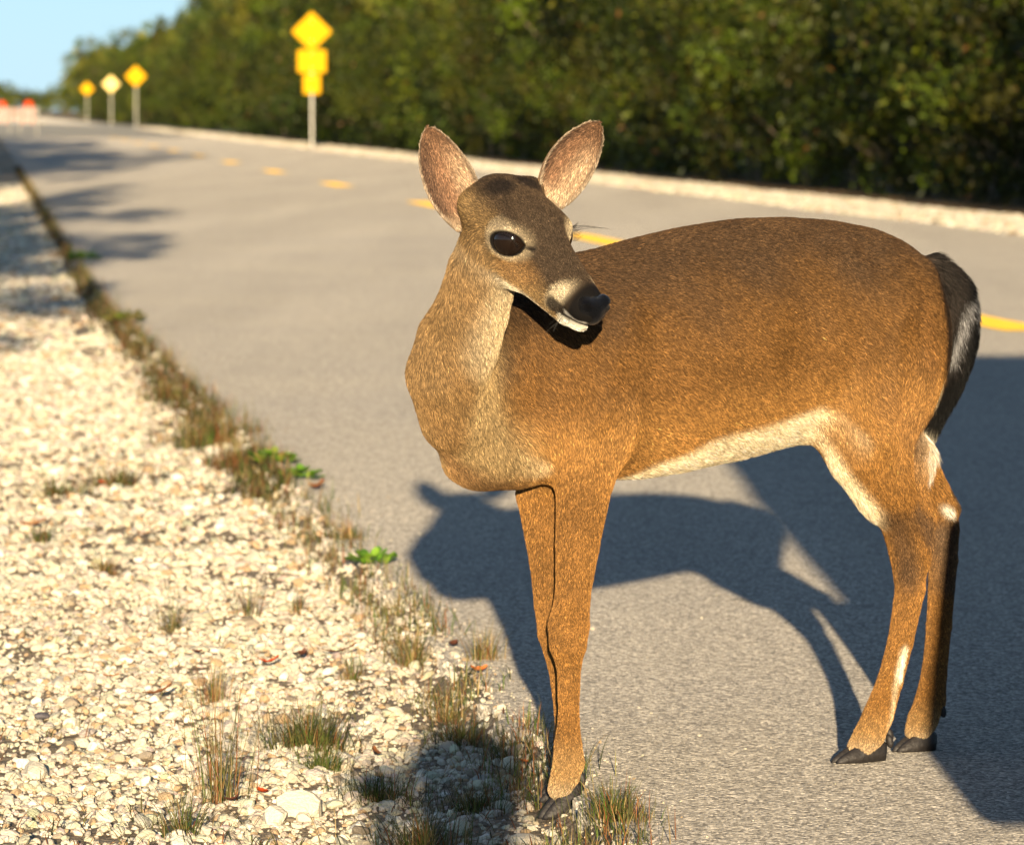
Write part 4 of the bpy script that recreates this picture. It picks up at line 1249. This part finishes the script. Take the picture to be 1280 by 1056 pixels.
def weed(px, py, n, size, rad, cols, label, h=.03):
    g = gpt(px, py, -.03); n_ = n
    V, F, C_ = [], [], []
    for k in range(n):
        a = rng.uniform(0, 6.28); r = rad * math.sqrt(rng.random()); z = h * rng.uniform(.2, 1.1) * (1 - .5 * r / rad)
        s = size * rng.uniform(.6, 1.25); tilt = rng.uniform(.1, 1.0)
        out = np.array([math.cos(a), math.sin(a), 0]); sd_ = np.array([-out[1], out[0], 0]); up = out * math.cos(tilt) + np.array([0, 0, math.sin(tilt)])
        c = np.array([out[0] * r, out[1] * r, z]); nr = np.cross(sd_, up)
        L = []
        for (t, w, dz) in ((0, .02, 0), (.3, .38, .05), (.65, .40, .05), (1, .02, -.1)):
            for sg_ in (-1, 1): L.append(c + up * s * t + sd_ * sg_ * w * s + nr * (-abs(w) * .35 * s) + np.array([0, 0, dz * s * -1 * (t > .9)]))
            L.append(c + up * s * t + nr * .04 * s)
        b = len(V)
        V += L
        for q in range(3):
            o_ = b + q * 3; F += [(o_, o_ + 2, o_ + 5, o_ + 3), (o_ + 2, o_ + 1, o_ + 4, o_ + 5)]
        col = np.array(cols[rng.integers(0, len(cols))]) * rng.uniform(.7, 1.3)
        C_ += [col] * 12
    # stems
    me = np_mesh('weed', np.array(V), np.array(F), True); set_col(me, np.array(C_))
    z0 = float(gz(np.array([g[0]]), np.array([g[1]]))[0]) if g[0] < edge_x(g[1]) else 0.0
    o = link('weed', me, M_WEED, None, (g[0], g[1], z0)); tag(o, label, 'weed')
    return o
LG = [(.12, .26, .02), (.18, .32, .03), (.08, .18, .02)]
OG = [(.16, .20, .03), (.12, .15, .03), (.26, .20, .06)]
weed(467, 724, 70, .017, .045, LG, 'bright green leafy weed at the pavement edge, nearest to the deer', .022)
weed(376, 616, 46, .022, .040, LG, 'small green weed beside the brown dead leaf at the pavement edge', .03)
weed(344, 596, 60, .024, .055, OG + LG, 'yellow-green weed at the front end of the long grass clump', .035)
weed(155, 412, 70, .030, .085, OG, 'olive green weed at the pavement edge, beyond the long grass clump', .05)
weed(104, 332, 60, .035, .09, LG, 'farthest small green weed on the pavement edge', .05)
tuft(262, 560, 900, .085, .17, [2, 4, 2, 3, 2], 'long brownish grass clump leaning over the pavement edge, the largest on the edge', lean=.6)
tuft(300, 590, 600, .075, .12, [2, 3, 2, 4, 2], 'reddish grass clump at the near end of the long grass clump')
tuft(215, 505, 420, .07, .14, [1, 3, 3, 3, 2], 'dry brown grass at the far end of the long grass clump')
tuft(515, 838, 240, .070, .05, [2, 3, 3, 2, 1], 'upright thin grass tuft at the pavement edge, between two red leaves')
tuft(605, 858, 150, .060, .035, [2, 3, 3, 2, 0], 'small wispy grass tuft right on the edge of the asphalt')
tuft(385, 940, 700, .065, .085, [3, 4, 1, 1, 4], 'dense dark green grass tuft on the gravel, left of the cast shadow')
tuft(402, 968, 300, .045, .045, [7, 3, 1, 0, 0], 'fresh green low grass tuft at the rim of the cast shadow')
tuft(470, 1005, 380, .045, .075, [2, 3, 0, 1, 5], 'dark grass tuft in the left lobe of the cast shadow')
tuft(575, 935, 380, .050, .06, [2, 3, 1, 2, 3], 'wiry grass tuft at the tip of the cast shadow')
tuft(595, 1015, 420, .040, .085, [2, 4, 1, 2, 4], 'wide low grass tuft in the shadow left of the front hoof')
tuft(530, 1060, 500, .055, .10, [2, 3, 2, 2, 3], 'grass tuft in the shadow at the bottom edge of the picture')
tuft(765, 1066, 380, .050, .055, [4, 5, 2, 1, 0], 'green grass tuft growing right beside the front hoof')
tuft(665, 1080, 300, .030, .08, [2, 3, 3, 3, 0], 'reddish low grass just below the front hoof')
tuft(560, 905, 220, .05, .05, [2, 3, 2, 2, 1], 'thin grass between the pebbles above the cast shadow')
tuft(632, 960, 160, .045, .035, [2, 4, 3, 2, 1], 'dry grass tuft left of the front leg')
tuft(278, 1010, 130, .15, .055, [2, 4, 3, 4, 1], 'tall thin reddish grass stems standing in the gravel at lower left', lean=.28)
tuft(268, 880, 120, .06, .03, [1, 3, 4, 2, 0], 'straw coloured grass sprig above the tall thin stems', lean=.35)
tuft(225, 1050, 160, .06, .05, [4, 3, 1, 1, 0], 'small green grass sprig at the bottom, left of the tall thin stems')
tuft(310, 775, 60, .075, .03, [1, 2, 4, 1, 2], 'single dark wiry sprig in the middle of the gravel', lean=.6)
tuft(372, 770, 70, .05, .02, [1, 3, 2, 1, 3], 'short dark sprig standing among pebbles near the green weed', lean=.3)
tuft(215, 790, 80, .07, .04, [1, 3, 3, 1, 2], 'thin twiggy sprig over a brown patch of gravel', lean=.7)
tuft(150, 610, 300, .06, .11, [2, 4, 2, 3, 2], 'brownish grass patch on the gravel left of the long clump')
tuft(70, 625, 200, .05, .10, [3, 3, 2, 2, 2], 'faint green grass patch near the left edge, beside a red leaf')
tuft(50, 680, 120, .05, .05, [4, 3, 2, 2, 1], 'small grass sprout with rusty base near the left edge')
tuft(435, 700, 160, .035, .05, [2, 4, 2, 2, 2], 'low grass fringe just beyond the bright green weed')
tuft(440, 850, 90, .06, .03, [2, 3, 3, 1, 1], 'few blades leaning over the long rusty leaf', lean=.9)
tuft(130, 720, 120, .05, .05, [1, 3, 4, 2, 1], 'straw tuft on the pale gravel at middle left')
# sparse fringe of dead grass along the pavement edge: stuff
n = 9000
y = 1 / rng.uniform(1 / 60, 1 / 5.6, n); dd_ = rng.normal(.03, .035, n) - .02 * (y > 12)
clus = (np.sin(y * 3.1) + np.sin(y * 7.7 + 1) > -.2) | (y > 9.5)
x = edge_x(y) - dd_; kk = clus; x, y = x[kk], y[kk]; n = len(x)
pal = np.array([GREEN, OLIVE, STRAW, RUST, DARK]); c = pal[rng.choice(5, n, p=[.16, .3, .2, .2, .14])] * rng.uniform(.6, 1.3, (n, 1))
z = np.where(x < edge_x(y), gz(x, y), 0)
V, F, cc = blades(np.stack([x, y, z], 1), rng.uniform(.012, .05, n) * (1 + .03 * y), np.abs(rng.normal(.3, .9, n)).clip(.05, 1.5), rng.uniform(0, 6.28, n), rng.uniform(.0003, .0008, n) * (1 + .03 * y), c)
me = np_mesh('dry_grass', V, F, True); set_col(me, cc); tag(link('dry_grass', me, M_GRASS), kind='stuff')
# the dark band of weeds and dead grass rooted in the joint between pavement and gravel, further off
n = 10000
y = 1 / rng.uniform(1 / 75, 1 / 11.3, n); x = edge_x(y) - np.abs(rng.normal(.0, .055, n)) * (1 - .4 * smooth(16, 30, y))
kk = (np.sin(y * 1.3) + .8 * np.sin(y * 3.1 + 2) + .6 * np.sin(y * .37) > -.9); x, y = x[kk], y[kk]; n = len(x)
c = pal[rng.choice(5, n, p=[.14, .26, .14, .28, .18])] * rng.uniform(.3, .85, (n, 1))
V, F, cc = blades(np.stack([x, y, np.where(x < edge_x(y), gz(x, y), 0)], 1), rng.uniform(.02, .055, n) * (1 + .012 * y), rng.uniform(.2, 1.5, n), rng.uniform(0, 6.28, n), rng.uniform(.001, .002, n) * (.6 + .05 * y), c)
me = np_mesh('edge_grass', V, F, True); set_col(me, cc); tag(link('edge_grass', me, M_GRASS), kind='stuff')
# thin litter of blades and twigs lying on the gravel
n = 5200
y = 5.5 + 11 * rng.random(n) ** 1.6; x = edge_x(y) - rng.uniform(0, 1.3, n)
pn = np.sin(x * 5.1 + 1.3 * np.sin(y * 2.3)) * np.sin(y * 3.3 + 2 * np.sin(x * 3)); kk = (pn > .1) | (rng.random(n) < .12); x, y = x[kk], y[kk]; n = len(x)
c = np.array([OLIVE, STRAW, RUST, DARK])[rng.choice(4, n, p=[.25, .25, .25, .25])] * rng.uniform(.5, 1.1, (n, 1))
V, F, cc = blades(np.stack([x, y, gz(x, y) + .006], 1), rng.uniform(.012, .05, n), rng.uniform(.9, 1.5, n), rng.uniform(0, 6.28, n), rng.uniform(.0005, .0011, n), c)
me = np_mesh('dry_litter', V, F, True); set_col(me, cc); tag(link('dry_litter', me, M_GRASS), kind='stuff')

# fallen leaves
M_DEAD = attr_mat('dead_leaf', rough=.6, translucent=.15, spec=.3)
def leaf(px, py, L, w, rot, col, label, curl=.35, z=.017):
    g = gpt(px, py, -.035); x0, y0 = g[0], g[1]
    z0 = (float(gz(np.array([x0]), np.array([y0]))[0]) if x0 < edge_x(y0) else -.008) + z
    nu, nv = 10, 5; V = []
    for i in range(nu + 1):
        u = i / nu; ww = w * math.sin(math.pi * (.04 + .93 * u)) ** .8
        for j in range(nv):
            v = -1 + 2 * j / (nv - 1)
            V.append(((u - .5) * L, v * ww / 2, curl * L * (u - .5) ** 2 * 1.6 + curl * w * abs(v) ** 1.5 * .5 + .0008 * math.sin(u * 19 + v * 3)))
    F = [(i * nv + j, i * nv + j + 1, (i + 1) * nv + j + 1, (i + 1) * nv + j) for i in range(nu) for j in range(nv - 1)]
    me = np_mesh('leaf', np.array(V), np.array(F), True)
    c = np.array(col)[None] * (1 + .25 * np.sin(np.arange(len(V)) * 1.7))[:, None]; set_col(me, np.clip(c, 0, 1))
    o = link('fallen_leaf', me, M_DEAD, None, (x0, y0, z0)); o.rotation_euler = (R.uniform(-.3, .5), R.uniform(-.3, .3), rot)
    tag(o, label, 'leaf'); return o
RED = (.42, .06, .015); ORG = (.48, .14, .03); BRN = (.20, .08, .03); DBR = (.10, .035, .02)
leaf(598, 872, .030, .016, .5, ORG, 'orange-red fallen leaf standing at the edge of the asphalt', .5)
leaf(566, 838, .024, .014, 2.2, DBR, 'dark red curled leaf just above the orange one at the asphalt edge', .5)
leaf(425, 824, .060, .014, .1, BRN, 'long rusty brown leaf lying across the gravel')
leaf(378, 826, .022, .016, 1.0, DBR, 'dark maroon leaf at the left end of the long rusty leaf', .6)
leaf(337, 835, .034, .010, .2, RED, 'bright red narrow leaf on the pale gravel', .6)
leaf(198, 878, .050, .014, .35, BRN, 'brown elongated leaf on the gravel left of the sprigs')
leaf(246, 826, .020, .010, .5, DBR, 'tiny dark brown leaf near the centre of the gravel')
leaf(137, 856, .030, .010, .1, (.40, .17, .07), 'pale orange leaf flat on the gravel at the left')
leaf(328, 998, .022, .016, .9, RED, 'red leaf beside the tall thin stems, right side')
leaf(290, 1011, .020, .010, .3, DBR, 'maroon leaf at the foot of the tall thin stems', .5)
leaf(655, 968, .016, .010, .3, ORG, 'small orange leaf in the grass left of the front hoof')
leaf(398, 632, .050, .030, .8, BRN, 'brown dead leaf lying on the pavement edge between the weeds', .5)
leaf(128, 606, .024, .030, 1.5, RED, 'upright red leaf in the brownish grass patch', .3)
leaf(42, 660, .060, .020, .1, (.34, .14, .05), 'rusty leaf near the left edge of the picture')
leaf(178, 670, .034, .012, .5, (.40, .18, .07), 'small tan leaf on the pale gravel below the grass patch')
leaf(470, 950, .030, .012, 2.0, BRN, 'brown leaf between the grass tufts beside the cast shadow')

# single stones one can point at
def stone_thing(px, py, size, col, label, z=-.03, vi=0, name='stone', flat=1.0):
    g = gpt(px, py, z); on = g[0] >= edge_x(g[1])
    z0 = 0.0 if on else float(gz(np.array([g[0]]), np.array([g[1]]))[0])
    if on: g = gpt(px, py, 0)
    V = ROCK_HI[0][vi].copy() * size; V[:, 2] *= flat
    me = np_mesh('stone', V, ROCK_HI[1]); set_col(me, np.tile(np.array(col), (len(V), 1)))
    o = link(name, me, M_STONE, None, (g[0], g[1], z0 + size * .42 * flat)); o.rotation_euler = (R.uniform(-.2, .2), R.uniform(-.2, .2), R.uniform(0, 6))
    tag(o, label, 'stone')
W = (.60, .54, .42); GY = (.12, .11, .12)
stone_thing(52, 893, .014, GY, 'small dark grey stone among the pale gravel at lower left', vi=1)
stone_thing(136, 912, .007, (.08, .08, .1), 'tiny black pebble right of the dark grey stone', vi=2)
stone_thing(45, 960, .034, W, 'large pale flat stone at the lower left corner', vi=3, flat=.6)
stone_thing(60, 1008, .026, (.55, .42, .28), 'tan flat stone below the large pale one', vi=4, flat=.7)
stone_thing(375, 1012, .036, W, 'large cream stone at the foot of the dense grass tuft', vi=5)
stone_thing(345, 1020, .024, (.6, .55, .44), 'block of limestone left of the large cream stone', vi=6)
stone_thing(310, 925, .026, W, 'pale blocky stone above the tall thin stems', vi=7)
stone_thing(660, 1052, .030, W, 'whitish flat stone under the front hoof', vi=8, flat=.6)
stone_thing(640, 955, .020, (.7, .62, .46), 'cream stone left of the front leg', vi=9)
stone_thing(622, 948, .012, W, 'small white stone in the grass left of the front leg', vi=10)
stone_thing(565, 858, .014, W, 'white pebble beside the dark red curled leaf', vi=11)
stone_thing(457, 840, .016, W, 'bright pebble right of the long rusty leaf', vi=12, flat=.7)
stone_thing(500, 783, .018, W, 'rounded pebble at the gravel rim under the green weed', vi=13)
stone_thing(348, 789, .016, W, 'white stone in the middle of the gravel', vi=14)
stone_thing(740, 787, .0055, W, 'white pebble on the asphalt just right of the near front knee', vi=15)
stone_thing(877, 773, .0032, W, 'tiny pebble alone on the asphalt under the belly', vi=16)
stone_thing(637, 841, .0050, W, 'white pebble on the asphalt left of the front legs', vi=17)
stone_thing(875, 920, .0042, W, 'pebble on the asphalt between front and hind hooves', vi=18)
stone_thing(814, 892, .0028, W, 'smallest pebble on the asphalt right of the front leg', vi=19)
stone_thing(525, 668, .0050, W, 'whitish pebble on the asphalt at the tip of the head shadow', vi=20)
# ------------------------------------------------------------------ road signs
M_YEL = plain('yellow_sign_sheeting', (.62, .33, .008), rough=.9, spec=.05)
M_PALE = plain('pale_yellow_sign_sheeting', (.78, .60, .22), rough=.8, spec=.1)
M_GALV = plain('galvanised_steel', (.38, .37, .33), rough=.5, metal=.3, var=.15, scale=20)
M_BLK = plain('black_sign_print', (.03, .03, .03), rough=.5)
def rounded(w, h, r, rot=0.0, n=5):
    pts = []
    for (cx, cz, a0) in ((w / 2 - r, h / 2 - r, 0), (-w / 2 + r, h / 2 - r, 90), (-w / 2 + r, -h / 2 + r, 180), (w / 2 - r, -h / 2 + r, 270)):
        for k in range(n + 1):
            a = math.radians(a0 + 90 * k / n); pts.append((cx + r * math.cos(a), cz + r * math.sin(a)))
    c, s = math.cos(rot), math.sin(rot)
    return [(x * c - z * s, x * s + z * c) for x, z in pts]
def panel(name, w, h, cz, rot, mat, parent):
    mb = MB(); mb.prism([(x, z + cz) for x, z in rounded(w, h, .04, rot)], -.004, .0); return mb.build(name, mat, parent)
def sign(px, py, label, panels, yaw=0.0, top=None):
    g = gpt(px, py); r = empty('road_sign', (g[0], g[1], 0), yaw); tag(r, label, 'road sign')
    mb = MB(); ph = max(p[3] + p[2] * (.70 if p[4] else .5) for p in panels) - .05
    for (sx) in (-1, 1): mb.box((sx * .024, .035, ph / 2 - .1), (.006, .014, ph / 2 + .1))
    mb.box((0, .025, ph / 2 - .1), (.030, .004, ph / 2 + .1))
    mb.build('post', M_GALV, r)
    for (nm, w, h, cz, dia, mat) in panels:
        p = panel(nm, w, h, cz, math.pi / 4 if dia else 0, mat, r)
        for s_ in (-1, 1):
            b = MB(); z = cz + s_ * (h * .32); b.tube([(0, -.010, z), (0, .012, z)], .011, n=8); b.build('bolt', M_GALV, p)
    return r
sign(390, 187, 'yellow diamond road sign with square and small plaques below it on one post',
     [('sign_face', .66, .66, 2.70, True, M_YEL), ('plaque', .66, .52, 2.02, False, M_YEL), ('plaque', .40, .46, 1.50, False, M_YEL)], .0)
sign(170, 161.5, 'yellow diamond road sign, tallest and nearest of the far row of three', [('sign_face', .74, .74, 2.52, True, M_YEL)])
sign(139, 157.3, 'pale whitish-yellow diamond road sign, middle of the far row of three', [('sign_face', .74, .74, 2.42, True, M_PALE)])
sign(109, 154, 'small yellow diamond road sign, farthest left of the row of three', [('sign_face', .72, .72, 2.40, True, M_YEL)])

# ------------------------------------------------------------------ barricades closing the far road
M_WHITE = plain('white_plastic_board', (.30, .285, .25), rough=.9, spec=.05)
M_ORANGE = plain('orange_plastic', (.60, .06, .015), rough=.9, spec=.05)
def barricade(px, py, label, flag=True, w=.62):
    g = gpt(px, py); r = empty('traffic_barricade', (g[0], g[1], .01)); tag(r, label, 'barricade')
    for s_ in (-1, 1):
        mb = MB(); mb.box((s_ * w / 2, -.16, .5), (.022, .012, .52), Matrix.Rotation(.28, 3, 'X').to_3x3()); mb.box((s_ * w / 2, .16, .5), (.022, .012, .52), Matrix.Rotation(-.28, 3, 'X').to_3x3()); mb.build('leg', M_WHITE, r)
    for k, z in enumerate((.86, .52)):
        b = MB(); b.box((0, -.10 - .10 * k, z), (w / 2 + .04, .012, .13)); bo = b.build('board', M_WHITE, r)
        for j in range(2):
            st = MB(); x = -w / 2 + .14 + j * (w - .28)
            st.add([(x - .04, -.1125 - .10 * k - .002, z - .125), (x + .00, -.1125 - .10 * k - .002, z - .125), (x + .04, -.1125 - .10 * k - .002, z + .125), (x, -.1125 - .10 * k - .002, z + .125)], [(0, 1, 2, 3)])
            st.build('stripe', M_ORANGE, bo)
    if flag:
        l = MB(); l.tube([(0, -.06, 1.08), (0, -.02, 1.08), (0, .02, 1.08), (0, .06, 1.08)], [.13, .16, .16, .13], n=18); l.box((0, 0, .99), (.05, .03, .05)); l.build('warning_light', M_ORANGE, r)
barricade(3, 168, 'white barricade with an orange warning light, at the left edge of the picture', w=.6)
barricade(36, 169, 'white barricade with an orange warning light, in the middle of the far road')
barricade(19, 160, 'plain white barricade board standing between the two with lights', flag=False, w=.5)

# ------------------------------------------------------------------ the photographer kneeling behind the viewpoint (only the shadow reaches the picture)
pr = []
def pc(nodes, k=.03):
    for (a, ra), (b, rb) in zip(nodes[:-1], nodes[1:]): pr.append(round_cone(a, b, ra, rb, k))
PXo, PYo = .085, -.36
def Q(x, y, z): return (PXo + x, PYo + y, z)
pc([(Q(0, -.10, .36), .15), (Q(0, -.07, .55), .14), (Q(0, -.02, .72), .16), (Q(0, .0, .84), .10), (Q(0, .05, .93), .055), (Q(0, .07, .99), .055)])
pr.append(ellip(Q(0, .09, 1.05), np.eye(3), (.078, .098, .115), .02))
pr.append(ellip(Q(0, .185, 1.04), np.eye(3), (.014, .02, .022), .012))
for s in (-1, 1):
    pr.append(ellip(Q(.078 * s, .08, 1.045), np.eye(3), (.012, .02, .03), .008))
    pc([(Q(.17 * s, -.01, .82), .065), (Q(.25 * s, .10, .63), .05), (Q(.27 * s, .14, .60), .045), (Q(.09 * s - .07, .24, .86), .032)], .025)
# left leg kneeling, right leg with knee up
pc([(Q(-.09, -.08, .36), .10), (Q(-.13, .18, .10), .075), (Q(-.13, -.02, .06), .06), (Q(-.13, -.32, .06), .045), (Q(-.13, -.36, .03), .035)], .03)
pc([(Q(.10, -.06, .36), .10), (Q(.20, .22, .48), .072), (Q(.20, .20, .22), .055), (Q(.20, .16, .07), .045), (Q(.20, .27, .04), .036)], .03)
pb = np.array([[p.lo, p.hi] for p in pr]); pax = [np.arange(pb[:, 0].min(0)[j] - .03, pb[:, 1].max(0)[j] + .03, .014) for j in range(3)]
pV, pF = sdf_surface(pax, pr)
sk, jn, sh, hr = c3(.45, .28, .2), c3(.06, .08, .13), c3(.16, .19, .2), c3(.05, .035, .025)
col_ = np.tile(sh, (len(pV), 1)); col_[(pV[:, 2] < .42)] = jn; col_[pV[:, 2] > .905] = sk
col_[(pV[:, 1] > PYo + .20) & (pV[:, 2] > .78)] = sk
col_[(pV[:, 2] > 1.06) & (pV[:, 1] < PYo + .14)] = hr
person = empty('person', (PXo, PYo, 0)); tag(person, 'person in a grey shirt and cap kneeling behind the viewpoint, holding a camera', 'person')
pm = np_mesh('body', pV - np.array([PXo, PYo, 0]), pF, True); set_col(pm, col_); link('body', pm, attr_mat('cloth_and_skin', rough=.8), person)
for s in (-1, 1):
    for k in range(5):
        base = Vector((.09 * s - .07 + .0, .245 + .0, .86 + (k - 2) * .017)); 
        mb = MB(); ln = (.045, .058, .062, .056, .042)[k] * (.8 if k == 4 else 1)
        mb.tube([base, base + Vector((-.2 * s * ln * 0 - s * .012, ln * .5, 0)), base + Vector((-s * .034, ln * .75, 0)), base + Vector((-s * .042, ln * .72, -.002))], [.0085, .008, .007, .006], n=8)
        mb.build('finger', plain('skin', (.45, .28, .2), rough=.6) if k == 0 and s == -1 else bpy.data.materials['skin'], person, sm=True)
hm = MB(); hm.tube([(0, .09, 1.085), (0, .09, 1.12), (0, .088, 1.155), (0, .085, 1.172)], [.098, .096, .07, .02], n=24); hm.box((0, .185, 1.092), (.068, .055, .006)); hm.build('cap', plain('cap_cloth', (.25, .22, .15), rough=.9), person, sm=True)
kc = empty('photo_camera', (0, -.10, CAMH)); tag(kc, 'black still camera with a long lens and a flash held at the viewpoint', 'camera')
kb = plain('black_camera_body', (.02, .02, .02), rough=.5)
b = MB(); b.box((0, -.06, 0), (.07, .035, .048)); b.build('camera_body', kb, kc, bevel=.008)
b = MB(); b.tube([(0, -.03, 0), (0, 0, 0), (0, .01, 0), (0, .06, 0), (0, .07, 0)], [.034, .034, .040, .042, .045], n=24); b.build('lens', kb, kc, sm=False)
b = MB(); b.box((-.045, -.06, .16), (.036, .03, .028)); b.box((-.03, -.06, .085), (.022, .018, .055)); b.build('flash', kb, kc, bevel=.006)

# ------------------------------------------------------------------ unseen van added right of the picture, throwing the shade behind the deer
van = empty('added_van', (.735, 4.45, 0)); tag(van, 'unseen grey-blue van added just right of the picture to cast the broad shade', 'van')
M_CAR = plain('grey_blue_car_paint', (.10, .13, .17), rough=.3, spec=.5); M_GLASS = plain('dark_glass', (.02, .025, .03), rough=.08, spec=.6)
M_TYRE = plain('tyre_rubber', (.02, .02, .02), rough=.85); M_RIM = plain('wheel_rim', (.45, .45, .46), rough=.35, metal=.8); M_LAMP = plain('red_lamp_lens', (.4, .02, .02), rough=.2)
VH, VW, VLn = 1.98, .87, 4.7
side = [(0.03, .32), (0.0, .55), (.01, 1.0), (.05, 1.75), (.16, VH - .02), (.35, VH), (3.0, VH - .01), (3.35, VH - .12), (3.95, 1.22), (4.55, 1.0), (4.68, .80), (4.70, .40), (4.6, .26), (.1, .26)]
b = MB(); b.prism(side, -VW, VW); b.build('body', M_CAR, van, bevel=.05)
def quad(name, pts, mat):
    b = MB(); b.prism(pts, -VW - .004, -VW); b.build(name, mat, van); b = MB(); b.prism(pts, VW, VW + .004); b.build(name, mat, van)
quad('window', [(.30, 1.10), (.34, 1.62), (1.30, 1.66), (1.30, 1.10)], M_GLASS)
quad('window', [(1.40, 1.10), (1.40, 1.66), (2.30, 1.66), (2.30, 1.10)], M_GLASS)
quad('window', [(2.42, 1.10), (2.42, 1.66), (3.05, 1.62), (3.62, 1.18), (3.60, 1.10)], M_GLASS)
quad('door_seam', [(2.35, .40), (2.35, 1.75), (2.365, 1.75), (2.365, .40)], M_TYRE)
quad('door_handle', [(2.46, .98), (2.46, 1.01), (2.62, 1.01), (2.62, .98)], M_TYRE)
b = MB(); b.box((.012, 0, 1.35), (.02, .68, .27), Matrix.Rotation(.04, 3, 'Y').to_3x3()); b.build('rear_window', M_GLASS, van)
b = MB(); b.box((3.70, 0, 1.44), (.012, .70, .33), Matrix.Rotation(-.72, 3, 'Y').to_3x3()); b.build('windscreen', M_GLASS, van)
for s in (-1, 1):
    b = MB(); b.box((.0, s * .78, 1.0), (.02, .06, .22)); b.build('tail_lamp', M_LAMP, van, bevel=.01)
    b = MB(); b.box((4.62, s * .68, .82), (.06, .14, .08)); b.build('headlight', M_RIM, van, bevel=.01)
    for x in (.85, 3.75):
        b = MB(); b.tube([(x, s * (VW - .19), .33), (x, s * (VW - .17), .33), (x, s * (VW - .02), .33), (x, s * (VW + .01), .33)], [.29, .33, .33, .29], n=28); w_ = b.build('wheel', M_TYRE, van, sm=False)
        b = MB(); b.tube([(x, s * (VW + .0), .33), (x, s * (VW + .016), .33), (x, s * (VW + .010), .33)], [.20, .19, .05], n=24); b.build('rim', M_RIM, w_)
b = MB(); b.box((-.03, 0, .46), (.06, .84, .09)); b.build('bumper', M_TYRE, van, bevel=.02)
